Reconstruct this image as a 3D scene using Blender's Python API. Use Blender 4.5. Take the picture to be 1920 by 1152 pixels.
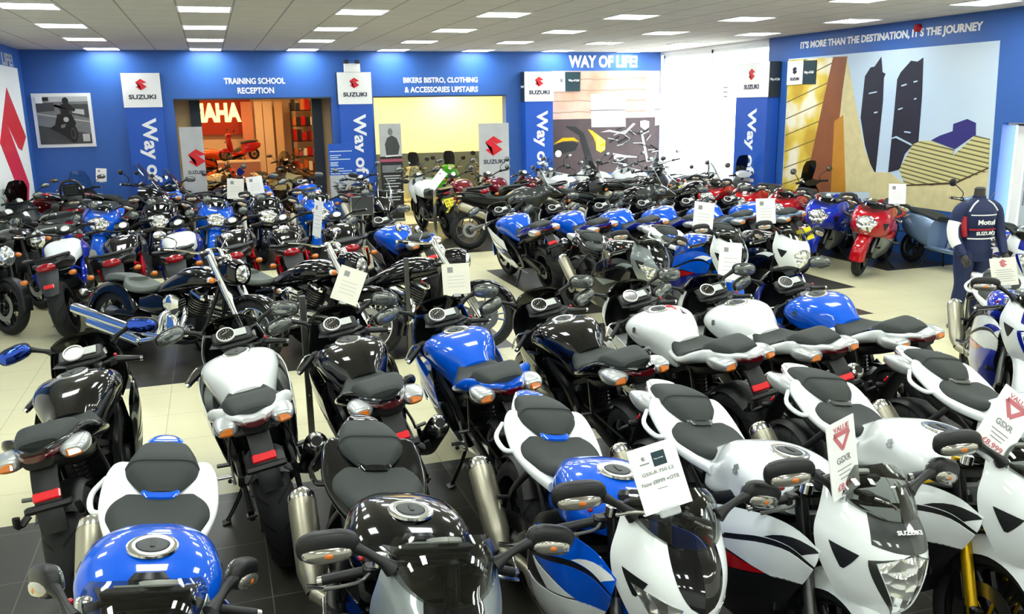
import bpy, math, random
import numpy as np
from mathutils import Vector, Matrix, Euler

for o in list(bpy.data.objects): bpy.data.objects.remove(o)
scene = bpy.context.scene
COL = scene.collection
PI = math.pi
R = math.radians
random.seed(7)

# ------------------------------------------------------------------ camera, world, exposure
EYE = 2.35
def cam_axes(yaw, pitch, roll):
    cy, sy = math.cos(yaw), math.sin(yaw)
    f = Vector((sy*math.cos(pitch), cy*math.cos(pitch), math.sin(pitch)))
    r = Vector((cy, -sy, 0)); u = r.cross(f)
    c, s = math.cos(roll), math.sin(roll)
    return c*r+s*u, -s*r+c*u, f
_r, _u, _f = cam_axes(R(18.76), R(-13.16), R(-.94))
cam_d = bpy.data.cameras.new('camera'); cam = bpy.data.objects.new('camera', cam_d); COL.objects.link(cam)
cam_d.sensor_width = 36; cam_d.lens = 1620/1920*36; cam_d.clip_start = .05
m = Matrix((( _r.x, _u.x, -_f.x, 0), (_r.y, _u.y, -_f.y, 0), (_r.z, _u.z, -_f.z, EYE), (0, 0, 0, 1)))
cam.matrix_world = m
scene.camera = cam
world = bpy.data.worlds.new('world'); scene.world = world; world.use_nodes = True
world.node_tree.nodes['Background'].inputs[0].default_value = (.93, .96, 1, 1)
world.node_tree.nodes['Background'].inputs[1].default_value = 3.6
scene.view_settings.view_transform = 'Standard'
try: scene.view_settings.look = 'None'
except Exception: pass
scene.view_settings.exposure = 1.15
scene.view_settings.gamma = 1
scene.view_settings.use_curve_mapping = False
PANEL_POWER = 11.0      # emission of the ceiling light panels

# ------------------------------------------------------------------ materials
MATS = {}
def lin(c):
    if isinstance(c, str):
        c = tuple(int(c[i:i+2], 16)/255 for i in (0, 2, 4))
    return tuple((x/12.92 if x <= .04045 else ((x+.055)/1.055)**2.4) for x in c)
def mat(name, col, rough=.5, metal=0., coat=0., emit=0., trans=0., spec=.5, ior=1.45, noise=0., nscale=20, bump=0., bscale=200, emitcol=None, alpha=1.):
    if name in MATS: return MATS[name]
    m = bpy.data.materials.new(name); m.use_nodes = True
    nt = m.node_tree; b = nt.nodes['Principled BSDF']; c = lin(col)
    b.inputs['Base Color'].default_value = (*c, 1)
    b.inputs['Roughness'].default_value = rough; b.inputs['Metallic'].default_value = metal
    b.inputs['Coat Weight'].default_value = coat; b.inputs['Coat Roughness'].default_value = .03
    b.inputs['Specular IOR Level'].default_value = spec; b.inputs['IOR'].default_value = ior
    b.inputs['Transmission Weight'].default_value = trans
    b.inputs['Alpha'].default_value = alpha
    if emit:
        b.inputs['Emission Color'].default_value = (*lin(emitcol or col), 1); b.inputs['Emission Strength'].default_value = emit
    if noise or bump:
        tc = nt.nodes.new('ShaderNodeTexCoord')
        if noise:
            n = nt.nodes.new('ShaderNodeTexNoise'); n.inputs['Scale'].default_value = nscale; n.inputs['Detail'].default_value = 3
            nt.links.new(tc.outputs['Object'], n.inputs['Vector'])
            mx = nt.nodes.new('ShaderNodeMixRGB'); mx.blend_type = 'MULTIPLY'; mx.inputs[0].default_value = noise
            mx.inputs[1].default_value = (*c, 1); nt.links.new(n.outputs['Fac'], mx.inputs[2])
            nt.links.new(mx.outputs[0], b.inputs['Base Color'])
        if bump:
            n = nt.nodes.new('ShaderNodeTexNoise'); n.inputs['Scale'].default_value = bscale
            nt.links.new(tc.outputs['Object'], n.inputs['Vector'])
            bp = nt.nodes.new('ShaderNodeBump'); bp.inputs['Strength'].default_value = bump; bp.inputs['Distance'].default_value = .002
            nt.links.new(n.outputs['Fac'], bp.inputs['Height']); nt.links.new(bp.outputs[0], b.inputs['Normal'])
    MATS[name] = m; return m
def nodes(m): return m.node_tree.nodes, m.node_tree.links, m.node_tree.nodes['Principled BSDF']

mat('paint_blue', '0356D2', .25, .0, 1.0, spec=.12)
mat('paint_navy', '10208A', .25, .0, 1.0, spec=.12)
mat('paint_royal', '1430B8', .25, .0, 1.0, spec=.12)
mat('paint_white', 'E9EEEE', .3, 0, 1.0, spec=.12)
mat('paint_black', '06070A', .15, 0, 1.0, spec=.12)
mat('paint_red', 'B80A18', .25, 0, 1.0, spec=.12)
mat('paint_maroon', '6A0818', .25, .2, 1.0, spec=.12)
mat('paint_grey', '7E8688', .32, .35, .8)
mat('paint_dgrey', '2C302F', .35, .3, .7)
mat('paint_silver', 'B9BDBE', .3, .5, .8)
mat('paint_green', '2FA015', .25, 0, 1.0, spec=.12)
mat('paint_cream', 'D8CF9A', .3, 0, 1.0, spec=.12)
mat('paint_orange', 'D8501A', .3, 0, 1.0, spec=.12)
mat('paint_slate', '7089A8', .35, .3, .6)
mat('paint_brown', '5A4630', .4, .2, .6)
mat('paint_yellow', 'E6B820', .3, 0, 1.0, spec=.12)
mat('seat_vinyl', '2E3331', .62, spec=.35, bump=.25, bscale=500)
mat('seat_vinyl_light', '5C625E', .55, spec=.35, bump=.2, bscale=500)
mat('plastic_black', '101112', .42, bump=.1, bscale=400)
mat('plastic_grey', '35383A', .5)
mat('engine_black', '17181A', .4, .4, noise=.4, nscale=30)
mat('frame_black', '0E0F10', .3, .3)
mat('metal_grey', '6B6C6A', .35, .9)
mat('metal_bright', 'D9DAD6', .16, 1.0)
mat('chrome', 'EDEEEE', .05, 1.0)
mat('titanium', 'A9A592', .38, .75)
mat('metal_gold', 'C8A018', .3, .8)
mat('tyre', '17181A', .75, spec=.3)
mat('disc_metal', '9A9B98', .3, 1.0)
mat('lens_red', 'B0101E', .12, 0, 1.0)
mat('lens_darkred', '4A0710', .1, 0, 1.0)
mat('lens_amber', 'D07018', .2, 0, 1.0)
mat('lens_clear', 'A9A69C', .12, .75, 1.0)
mat('reflector_red', 'E01020', .3, 0, .5)
mat('dial_black', '0A0A0B', .15, 0, 1.0)
mat('dial_white', 'E8E8E4', .4)
mat('mirror_glass', '7E827F', .06, .75)
mat('mirror_blue_reflection', '4060D0', .02, 1.0)  # reflection of blue surroundings put into the glass colour
mat('plate_yellow', 'E2D810', .4)
mat('plate_white', 'E8E8E4', .4)
mat('sticker_white', 'F2F2F0', .4)
mat('ink_black', '15171A', .5)
mat('ink_grey', '8C9090', .5)
mat('ink_red', 'C87078', .5)
mat('ink_teal', '12343C', .5)
mat('card_white', 'F1F2F0', .45)
mat('card_cream', 'E4E2D6', .45)
mat('acrylic', 'DDE2E4', .1, alpha=.45)
mat('label_grey', 'B9BCB8', .5)
mat('gauge_pale', 'F4F4F0', .3, .0, .5)  # plain pale ring of the rev counter, not emissive

def glassy(name, tint, gloss=.10, tfac=1.):
    """thin tinted sheet: transparent body colour with a fresnel reflection"""
    m = bpy.data.materials.new(name); m.use_nodes = True; nt = m.node_tree
    nt.nodes.clear(); out = nt.nodes.new('ShaderNodeOutputMaterial')
    t = nt.nodes.new('ShaderNodeBsdfTransparent'); t.inputs[0].default_value = (*lin(tint), 1)
    g = nt.nodes.new('ShaderNodeBsdfGlossy'); g.inputs['Roughness'].default_value = .02
    lw = nt.nodes.new('ShaderNodeLayerWeight'); lw.inputs[0].default_value = .5
    pw = nt.nodes.new('ShaderNodeMath'); pw.operation = 'POWER'; pw.inputs[1].default_value = 4.; nt.links.new(lw.outputs['Facing'], pw.inputs[0])
    fr = nt.nodes.new('ShaderNodeMath'); fr.operation = 'MULTIPLY_ADD'; fr.inputs[1].default_value = .7; fr.inputs[2].default_value = .045; nt.links.new(pw.outputs[0], fr.inputs[0])
    mx = nt.nodes.new('ShaderNodeMixShader')
    nt.links.new(fr.outputs[0], mx.inputs[0]); nt.links.new(t.outputs[0], mx.inputs[1]); nt.links.new(g.outputs[0], mx.inputs[2])
    nt.links.new(mx.outputs[0], out.inputs[0]); MATS[name] = m; return m
glassy('screen_smoke', 'D4D6D4'); glassy('screen_clear', 'E6EAEA'); glassy('window_glass', 'FAFCFC')
glassy('screen_dark', '5A5C5C'); glassy('screen_tint', '8A8C8B')

def headlight_material():
    """reflector facets seen through a clear cover"""
    m = mat('headlight_facets', 'E6E8E6', .12, .85, 1.0); n, l, b = nodes(m)
    tc = n.new('ShaderNodeTexCoord'); v = n.new('ShaderNodeTexVoronoi'); v.inputs['Scale'].default_value = 19
    l.new(tc.outputs['Object'], v.inputs['Vector'])
    bp = n.new('ShaderNodeBump'); bp.inputs['Strength'].default_value = 1.; bp.inputs['Distance'].default_value = .03
    l.new(v.outputs['Distance'], bp.inputs['Height']); l.new(bp.outputs[0], b.inputs['Normal'])
headlight_material()
def tyre_material():
    """grooves cut over the tread, in the tyre's own uv (around, across)"""
    m = mat('tyre_tread', '1B1C1D', .7, spec=.35); n, l, b = nodes(m)
    uv = n.new('ShaderNodeUVMap'); mp = n.new('ShaderNodeSeparateXYZ'); l.new(uv.outputs[0], mp.inputs[0])
    def math_(op, a, bb=None, c=None):
        k = n.new('ShaderNodeMath'); k.operation = op
        for i, s in enumerate((a, bb, c)):
            if s is None: continue
            if isinstance(s, (int, float)): k.inputs[i].default_value = s
            else: l.new(s, k.inputs[i])
        return k.outputs[0]
    ac = math_('ABSOLUTE', math_('SUBTRACT', mp.outputs[1], .5))
    ph = math_('ADD', math_('MULTIPLY', mp.outputs[0], 14.), math_('MULTIPLY', ac, 3.4))
    fr = math_('FRACT', ph)
    line = math_('MULTIPLY', math_('LESS_THAN', fr, .13), math_('GREATER_THAN', ac, .05))
    line = math_('MULTIPLY', line, math_('LESS_THAN', ac, .36))
    bp = n.new('ShaderNodeBump'); bp.inputs['Strength'].default_value = 1.; bp.inputs['Distance'].default_value = .006; bp.invert = True
    l.new(line, bp.inputs['Height']); l.new(bp.outputs[0], b.inputs['Normal'])
    mx = n.new('ShaderNodeMixRGB'); mx.inputs[1].default_value = (*lin('1F2021'), 1); mx.inputs[2].default_value = (*lin('050505'), 1)
    l.new(line, mx.inputs[0]); l.new(mx.outputs[0], b.inputs['Base Color'])
tyre_material()

# ------------------------------------------------------------------ mesh kit
def crs(P, n, closed=False):
    """Catmull-Rom through the rows of P (any dimension), n steps per span"""
    P = np.asarray(P, float); k = len(P); out = []
    if k < 3 and not closed:
        return np.array([P[0]+(P[-1]-P[0])*t for t in np.linspace(0, 1, n+1)])
    spans = k if closed else k-1
    for i in range(spans):
        if closed: a, b, c, d = P[(i-1) % k], P[i], P[(i+1) % k], P[(i+2) % k]
        else:
            b, c = P[i], P[i+1]; a = P[i-1] if i else 2*b-c; d = P[i+2] if i+2 < k else 2*c-b
        for t in np.arange(n)/n:
            out.append(.5*((2*b)+(-a+c)*t+(2*a-5*b+4*c-d)*t*t+(-a+3*b-3*c+d)*t**3))
    if not closed: out.append(P[-1])
    return np.array(out)
class MB:
    def __init__(s): s.v = []; s.f = []; s.fm = []; s.mk = []; s.uv = {}
    def mi(s, key):
        if key not in s.mk: s.mk.append(key)
        return s.mk.index(key)
    def add(s, V, F, key, uvs=None):
        o = len(s.v); s.v += [tuple(map(float, p)) for p in V]; k = s.mi(key)
        for j, f in enumerate(F):
            if uvs is not None: s.uv[len(s.f)] = [uvs[i] for i in f]
            s.f.append(tuple(i+o for i in f)); s.fm.append(k)
        return s
    def box(s, c, d, key, rot=(0, 0, 0), bev=0., taper=1.):
        e = Euler(rot).to_matrix(); hx, hy, hz = d[0]/2, d[1]/2, d[2]/2; V = []; F = []
        b = min(bev, hx*.9, hy*.9, hz*.9)
        if b <= 0:
            for z in (-1, 1):
                t = taper if z > 0 else 1
                for x, y in ((-1, -1), (1, -1), (1, 1), (-1, 1)): V.append(e@Vector((x*hx*t, y*hy*t, z*hz))+Vector(c))
            F = [(3, 2, 1, 0), (4, 5, 6, 7), (0, 1, 5, 4), (1, 2, 6, 5), (2, 3, 7, 6), (3, 0, 4, 7)]
            return s.add(V, F, key)
        def ring(z, ins, t):
            r = []
            for sx, sy in ((-1, -1), (1, -1), (1, 1), (-1, 1)):
                pts = [(sx*(hx-b-ins)-0, sy*(hy-ins)), (sx*(hx-ins), sy*(hy-b-ins))]
                if sx*sy > 0: pts = [pts[1], pts[0]][::-1] if sx < 0 else pts
                r.append(pts)
            o = []
            o += [(-(hx-ins), -(hy-b-ins)), (-(hx-b-ins), -(hy-ins)), (hx-b-ins, -(hy-ins)), (hx-ins, -(hy-b-ins)),
                  (hx-ins, hy-b-ins), (hx-b-ins, hy-ins), (-(hx-b-ins), hy-ins), (-(hx-ins), hy-b-ins)]
            return [e@Vector((x*t, y*t, z))+Vector(c) for x, y in o]
        rs = [ring(-hz, b*.8, 1), ring(-hz+b, 0, 1), ring(hz-b, 0, taper), ring(hz, b*.8, taper)]
        for r in rs: V += r
        for k in range(3):
            for i in range(8): F.append((k*8+i, k*8+(i+1) % 8, k*8+8+(i+1) % 8, k*8+8+i))
        F.append(tuple(range(7, -1, -1))); F.append(tuple(range(24, 32)))
        return s.add(V, F, key)
    def rings(s, RR, key, caps=True, closed=True):
        RR = [np.asarray(r) for r in RR]; n = len(RR[0]); V = [p for r in RR for p in r]; F = []
        m = n if closed else n-1
        for k in range(len(RR)-1):
            for i in range(m): F.append((k*n+i, k*n+(i+1) % n, (k+1)*n+(i+1) % n, (k+1)*n+i))
        if caps and closed: F.append(tuple(range(n-1, -1, -1))); F.append(tuple(range((len(RR)-1)*n, len(RR)*n)))
        return s.add(V, F, key)
    def cyl(s, a, b, r0, r1=None, key='metal_grey', n=14, caps=True):
        return s.tube([a, b], [r0, r0 if r1 is None else r1], key, n, sm=0, caps=caps)
    def tube(s, P, r, key, n=8, sm=4, caps=True, flat=1.):
        P = np.asarray(P, float); rr = [r]*len(P) if np.isscalar(r) else list(r)
        if sm and len(P) > 2:
            q = crs(np.column_stack([P, rr]), sm); P = q[:, :3]; rr = q[:, 3]
        T = np.gradient(P, axis=0); T /= np.linalg.norm(T, axis=1)[:, None]+1e-9
        up = np.array((0, 0, 1.)) if abs(T[0][2]) < .9 else np.array((1., 0, 0)); RR = []
        for p, t, q in zip(P, T, rr):
            a = np.cross(t, up); a /= np.linalg.norm(a)+1e-9; b = np.cross(a, t)
            up = b
            RR.append([p+q*(math.cos(x)*a*flat+math.sin(x)*b) for x in [2*PI*i/n for i in range(n)]])
        return s.rings(RR, key, caps)
    def bar(s, P, w, h, key, sm=3):
        """swept rectangle; w is measured along y"""
        P = np.asarray(P, float); P = crs(P, sm) if len(P) > 2 else P
        T = np.gradient(P, axis=0); RR = []
        for p, t in zip(P, T):
            t = t/np.linalg.norm(t); y = np.array((0, 1., 0)); y = y-t*t.dot(y); y /= np.linalg.norm(y)+1e-9; z = np.cross(t, y)
            RR.append([p+y*w/2*a+z*h/2*b for a, b in ((-1, -.6), (-.6, -1), (.6, -1), (1, -.6), (1, .6), (.6, 1), (-.6, 1), (-1, .6))])
        return s.rings(RR, key)
    def lathe(s, prof, c, key, n=32, axis='y', uv=False, closed=False):
        """prof: (offset along the axis, radius)"""
        V = []; F = []; U = []; k = len(prof); m = k if closed else k-1
        for i in range(n):
            a = 2*PI*i/n
            for j, (d, r) in enumerate(prof):
                x, z = r*math.cos(a), r*math.sin(a)
                V.append((c[0]+x, c[1]+d, c[2]+z) if axis == 'y' else ((c[0]+d, c[1]+x, c[2]+z) if axis == 'x' else (c[0]+x, c[1]+z, c[2]+d)))
        FU = []
        for i in range(n):
            for j in range(m):
                F.append((i*k+j, i*k+(j+1) % k, ((i+1) % n)*k+(j+1) % k, ((i+1) % n)*k+j))
                FU.append([(i/n, j/m), (i/n, (j+1)/m), ((i+1)/n, (j+1)/m), ((i+1)/n, j/m)])
        b = len(s.f); s.add(V, F, key)
        for q, u in enumerate(FU): s.uv[b+q] = u
        return s
    def loft(s, secs, key, nu=3, nv=3, caps=True, mirror=True):
        """secs: list of (x, [(y, z) ...]) half profiles from top centre to bottom centre"""
        RR = []
        H = np.array([[(x, y, z) for y, z in pr] for x, pr in secs])
        H = np.array(crs(H.reshape(len(H), -1), nu)).reshape(-1, H.shape[1], 3)
        for h in H:
            ring = [tuple(p) for p in h]+[(p[0], -p[1], p[2]) for p in h[-2:0:-1]]
            RR.append(crs(ring, nv, True))
        return s.rings(RR, key, caps)
    def surf(s, G, key, nu=4, nv=4, thick=.004, side=1, u0=0., u1=1., v0=0., v1=1., off=0., res=None):
        """patch of a bicubic control grid G[v][u]; u0/u1 may be functions of v"""
        ctl = np.asarray(G, float); nvr, nur = ctl.shape[:2]
        D = crs(ctl.reshape(nvr, -1), 8).reshape(-1, nur, 3)
        D = np.array([crs(r, 8) for r in D])
        ru, rv = res or ((nur-1)*nu, (nvr-1)*nv)
        def at(u, v):
            a = min(max(v, 0), 1)*(D.shape[0]-1); b = min(max(u, 0), 1)*(D.shape[1]-1)
            i, j = min(int(a), D.shape[0]-2), min(int(b), D.shape[1]-2); a -= i; b -= j
            return (D[i, j]*(1-a)*(1-b)+D[i+1, j]*a*(1-b)+D[i, j+1]*(1-a)*b+D[i+1, j+1]*a*b)
        P = []
        for q in range(rv+1):
            v = v0+(v1-v0)*q/rv; a = u0(q/rv) if callable(u0) else u0; b = u1(q/rv) if callable(u1) else u1
            P.append([at(a+(b-a)*p/ru, v) for p in range(ru+1)])
        P = np.array(P)
        du = np.gradient(P, axis=1); dv = np.gradient(P, axis=0); N = np.cross(du, dv); N /= np.linalg.norm(N, axis=2)[..., None]+1e-9
        N *= side; A = P+N*off; B = A-N*thick
        V = [p for r in A for p in r]+[p for r in B for p in r]; w = ru+1; h = rv+1; o = w*h; F = []
        for i in range(rv):
            for j in range(ru):
                a, b, c, d = i*w+j, i*w+j+1, (i+1)*w+j+1, (i+1)*w+j
                F.append((a, b, c, d)); F.append((d+o, c+o, b+o, a+o))
        for j in range(ru):
            F.append((j+o, j+1+o, j+1, j)); a = rv*w+j; F.append((a, a+1, a+1+o, a+o))
        for i in range(rv):
            a, d = i*w, (i+1)*w; F.append((a, d, d+o, a+o)); a, d = i*w+ru, (i+1)*w+ru; F.append((a+o, d+o, d, a))
        return s.add(V, F, key)
    def poly(s, pts, key, n=(0, 0, 1), thick=.003):
        """flat outline given in 3d, extruded along n"""
        n = Vector(n).normalized()*thick; k = len(pts); V = [Vector(p) for p in pts]+[Vector(p)+n for p in pts]
        F = [tuple(range(k-1, -1, -1)), tuple(range(k, 2*k))]+[(i, (i+1) % k, (i+1) % k+k, i+k) for i in range(k)]
        return s.add(V, F, key)
    def ball(s, c, r, key, n=16, m=10, pw=1.):
        rx, ry, rz = (r, r, r) if np.isscalar(r) else r; V = []; F = []
        sg = lambda x: math.copysign(abs(x)**pw, x)
        for j in range(1, m):
            t = PI*j/m
            for i in range(n):
                a = 2*PI*i/n
                V.append((c[0]+rx*sg(math.sin(t))*sg(math.cos(a)), c[1]+ry*sg(math.sin(t))*sg(math.sin(a)), c[2]+rz*sg(math.cos(t))))
        V += [(c[0], c[1], c[2]+rz), (c[0], c[1], c[2]-rz)]; a, b = len(V)-2, len(V)-1
        for j in range(m-2):
            for i in range(n): F.append((j*n+i, (j+1)*n+i, (j+1)*n+(i+1) % n, j*n+(i+1) % n))
        for i in range(n): F.append((a, i, (i+1) % n)); F.append((b, (m-2)*n+(i+1) % n, (m-2)*n+i))
        return s.add(V, F, key)
    def mirror(s):
        """append the y-mirrored copy of everything so far"""
        V = [(x, -y, z) for x, y, z in s.v]; n = len(s.v); k = len(s.f); s.v += V
        for i in range(k):
            if i in s.uv: s.uv[len(s.f)] = s.uv[i][::-1]
            s.f.append(tuple(j+n for j in s.f[i][::-1])); s.fm.append(s.fm[i])
        return s
    def flipped(s):
        q = MB(); q.mk = list(s.mk); q.v = [(x, -y, z) for x, y, z in s.v]; q.f = [f[::-1] for f in s.f]; q.fm = list(s.fm)
        q.uv = {i: u[::-1] for i, u in s.uv.items()}
        return q
    def xf(s, M_):
        s.v = [tuple(M_@Vector(p)) for p in s.v]; return s
    def mesh(s, name, sharp=38, fixn=True):
        me = bpy.data.meshes.new(name); me.from_pydata(s.v, [], s.f)
        for k in s.mk: me.materials.append(MATS[k])
        me.polygons.foreach_set('material_index', s.fm)
        if s.uv:
            uvl = me.uv_layers.new(name='UVMap')
            for i, u in s.uv.items():
                p = me.polygons[i]
                for q, li in enumerate(p.loop_indices): uvl.data[li].uv = u[q]
        me.validate(); me.update()
        if fixn:
            import bmesh
            bm = bmesh.new(); bm.from_mesh(me); bmesh.ops.recalc_face_normals(bm, faces=bm.faces); bm.to_mesh(me); bm.free()
        me.polygons.foreach_set('use_smooth', [True]*len(me.polygons))
        try: me.set_sharp_from_angle(angle=R(sharp))
        except Exception: pass
        return me
def letter_mesh(name, s, lo, right, up, width, height, key, depth=.004, bold=.02):
    cu = bpy.data.curves.new(name, 'FONT'); cu.body = s; cu.size = 1; cu.offset = bold; cu.extrude = .5; cu.align_x = 'LEFT'; cu.resolution_u = 3
    o = bpy.data.objects.new('tmp', cu); COL.objects.link(o); bpy.context.view_layer.update()
    me = bpy.data.meshes.new_from_object(o.evaluated_get(bpy.context.evaluated_depsgraph_get())); bpy.data.objects.remove(o)
    V = np.array([v.co[:] for v in me.vertices]); a, b = V.min(0), V.max(0); right, up = Vector(right).normalized(), Vector(up).normalized(); nn = right.cross(up)
    for v in me.vertices:
        p = v.co; v.co = Vector(lo)+right*((p.x-a[0])/(b[0]-a[0])*width)+up*((p.y-a[1])/(b[1]-a[1])*height)+nn*(p.z+.5)*depth
    me.materials.clear(); me.materials.append(MATS[key]); me.name = name
    return me
S_PTS = [(1418, 425), (1520, 490), (1447, 507), (1383, 463), (1515, 567), (1410, 630), (1325, 565), (1398, 548), (1443, 588), (1325, 487)]
def s_logo(b, c, right, up, size, key, depth=.004):
    right, up = Vector(right).normalized(), Vector(up).normalized(); nn = right.cross(up)
    b.poly([Vector(c)+right*((x-1422)/205*size)+up*((527-y)/205*size) for x, y in S_PTS], key, nn, depth); return b
def link(name, me, parent=None):
    o = bpy.data.objects.new(name, me); COL.objects.link(o); o.parent = parent; return o
def obj(name, mb, parent=None, label=None, cat=None, group=None, kind=None, sharp=38, fixn=True):
    o = link(name, mb.mesh(name, sharp, fixn), parent); return tag(o, label, cat, group, kind)
def tag(o, label=None, cat=None, group=None, kind=None):
    if label: o['label'] = label
    if cat: o['category'] = cat
    if group: o['group'] = group
    if kind: o['kind'] = kind
    return o
def thing(name, label, cat, loc=(0, 0, 0), rz=0., group=None, lean=0.):
    o = bpy.data.objects.new(name, None); COL.objects.link(o); o.location = loc; o.rotation_euler = (-lean, 0, rz); o.empty_display_size = .1
    return tag(o, label, cat, group)
# ------------------------------------------------------------------ motorcycle kit
class Kit:
    """one motorcycle pattern: parts are (name, mesh, parent index, steered, label)"""
    def __init__(s, steer_p=(.42, 0, .9), rake=24): s.parts = []; s.sp = steer_p; s.rake = R(rake)
    def add(s, name, mb, parent=None, steer=False, label=None, sharp=38):
        s.parts.append((name, mb.mesh(name, sharp) if isinstance(mb, MB) else mb, parent, steer, label)); return len(s.parts)-1
    def place(s, name, label, x, y, head, lean=9, pal=None, group=None, steer=0., cat='motorcycle', scale=1., z=.004, drop=(), fold=0.):
        root = thing(name, label, cat, (x, y, z), R(head), group, R(lean)); root.scale = (scale,)*3
        pal = pal or {}; made = []; skip = set()
        ax = Vector((-math.sin(s.rake), 0, math.cos(s.rake))); p = Vector(s.sp)
        SM = Matrix.Translation(p)@Matrix.Rotation(R(steer), 4, ax)@Matrix.Translation(-p)
        for i, (n, me, par, st, lb) in enumerate(s.parts):
            if n in drop or par in skip: skip.add(i); made.append(None); continue
            o = bpy.data.objects.new(n, me); COL.objects.link(o); o.parent = root if par is None else made[par]
            if st and par is None and steer: o.matrix_basis = SM
            if n == 'mirror' and fold:
                sy = 1 if sum(v.co.y for v in me.vertices) > 0 else -1; q = Vector((.70, sy*.19, .98))
                o.matrix_basis = Matrix.Translation(q)@Matrix.Rotation(R(-fold*sy), 4, 'Z')@Matrix.Rotation(R(-12*sy), 4, 'X')@Matrix.Translation(-q)
            for k, ms in enumerate(me.materials):
                if ms and ms.name in pal:
                    o.material_slots[k].link = 'OBJECT'; o.material_slots[k].material = MATS[pal[ms.name]]
            if lb: o['label'] = lb
            made.append(o)
        return root
mat('emblem_grey', '8A8E90', .2, .8)
mat('letter_pale', 'F0F2F0', .4)
for k in ('c_tank', 'c_tail', 'c_tail2', 'c_nose', 'c_nose2', 'c_fair', 'c_fair2', 'c_belly', 'c_decal', 'c_panel', 'c_guard', 'c_hump', 'c_frame', 'c_signal', 'c_screen'):
    mat(k, '808080', .3, 0, 1.)

def wheel(K, name, cx, cz, rr, w, rim_r, rim='frame_black', spokes=5, discs=(), disc_r=.15, steer=False, n=40, wire=False, sprocket=None):
    t = MB(); prof = []
    for a in np.linspace(-1, 1, 13):
        ang = a*PI*.62
        prof.append((w*.5*math.sin(ang)/max(1, 1)*1.0, rr-w*.42+w*.42*math.cos(ang)))
    prof = [(rim_w, rim_r) for rim_w in (-w*.34,)]+prof+[(w*.34, rim_r)]
    t.lathe(prof, (cx, 0, cz), 'tyre_tread', n, closed=True)
    i = K.add(name, t, steer=steer)
    r = MB(); rw = w*.36
    r.lathe([(-rw, rim_r+.012), (-rw, rim_r-.008), (-rw*.5, rim_r-.02), (rw*.5, rim_r-.02), (rw, rim_r-.008), (rw, rim_r+.012)], (cx, 0, cz), rim, n)
    r.lathe([(-.045, .02), (-.05, .045), (-.03, .05), (.03, .05), (.05, .045), (.045, .02)], (cx, 0, cz), rim, 16)
    for q in range(spokes):
        a = 2*PI*q/spokes
        if wire:
            for s in (-1, 1):
                p = Vector((cx+math.cos(a)*.04, s*.03, cz+math.sin(a)*.04)); e = Vector((cx+math.cos(a+.25*s)*(rim_r-.01), 0, cz+math.sin(a+.25*s)*(rim_r-.01)))
                r.cyl(p, e, .0025, key='chrome', n=5)
        else:
            for da in (-.16, .16):
                p = (cx+math.cos(a+da*.5)*.04, 0, cz+math.sin(a+da*.5)*.04); e = (cx+math.cos(a+da)*(rim_r-.012), 0, cz+math.sin(a+da)*(rim_r-.012))
                r.bar([p, e], .035, .018, rim)
    K.add('wheel_rim', r, i, steer)
    for y in discs:
        d = MB(); d.lathe([(y-.0025, disc_r*.62), (y-.0025, disc_r), (y+.0025, disc_r), (y+.0025, disc_r*.62)], (cx, 0, cz), 'disc_metal', 30, closed=True)
        for q in range(6):
            a = 2*PI*q/6; d.bar([(cx+math.cos(a)*.04, y, cz+math.sin(a)*.04), (cx+math.cos(a+.2)*disc_r*.66, y, cz+math.sin(a+.2)*disc_r*.66)], .005, .014, 'metal_grey')
        K.add('brake_disc', d, i, steer)
    if sprocket:
        d = MB(); d.lathe([(sprocket-.004, .05), (sprocket-.004, .1), (sprocket+.004, .1), (sprocket+.004, .05)], (cx, 0, cz), 'metal_grey', 24, closed=True)
        K.add('sprocket', d, i)
    return i
def fork(K, top, bot, y=.105, r0=.027, r1=.024, low='frame_black', up='metal_grey', split=.5, caliper=True):
    top, bot = Vector(top), Vector(bot)
    for s in (1, -1):
        f = MB(); mid = bot.lerp(top, split); Y = Vector((0, s*y, 0))
        f.cyl(bot+Y, mid+Y, r1, key=up); f.cyl(mid+Y, top+Y, r0, key=low); f.box(bot+Y+Vector((.0, 0, .0)), (.07, .045, .09), 'frame_black', bev=.01)
        i = K.add('fork_leg', f, steer=True)
        if caliper:
            c = MB(); c.box(bot+Y+Vector((-.10, -s*.025, .08)), (.07, .06, .12), 'frame_black', (0, R(-25), 0), bev=.012); K.add('brake_caliper', c, i, True)
def engine(K, c=(.12, 0, .42), w=.40, key='engine_black', cover='engine_black', cyl=True):
    x, y, z = c; e = MB()
    e.box((x, 0, z-.02), (.40, w-.10, .22), key, bev=.03); e.box((x-.12, 0, z+.07), (.22, w-.14, .16), key, bev=.03)
    e.box((x+.10, 0, z+.17), (.20, w-.06, .24), key, (0, R(22), 0), bev=.02)
    for k in range(5): e.box((x+.09+.018*k, 0, z+.09+.028*k), (.23, w-.04, .007), key, (0, R(22), 0))
    for s in (1, -1):
        e.lathe([(s*(w/2-.06), .0), (s*(w/2-.06), .10), (s*(w/2-.01), .10), (s*(w/2+.005), .085), (s*(w/2+.008), 0)], (x-(.02 if s > 0 else .08), 0, z), cover, 24)
        e.lathe([(s*(w/2-.06), 0), (s*(w/2-.06), .06), (s*(w/2-.02), .06), (s*(w/2-.012), .045), (s*(w/2-.01), 0)], (x+.14, 0, z-.02), cover, 20)
    for k in range(4): e.tube([(x+.20, (k-1.5)*.075, z+.18), (x+.30, (k-1.5)*.075, z+.08), (x+.25, (k-1.5)*.06, z-.16), (x+.05, (k-1.5)*.03-.02, z-.22), (x-.2, -.03, z-.2)], .019, 'metal_grey', 8)
    return K.add('engine', e)

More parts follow.
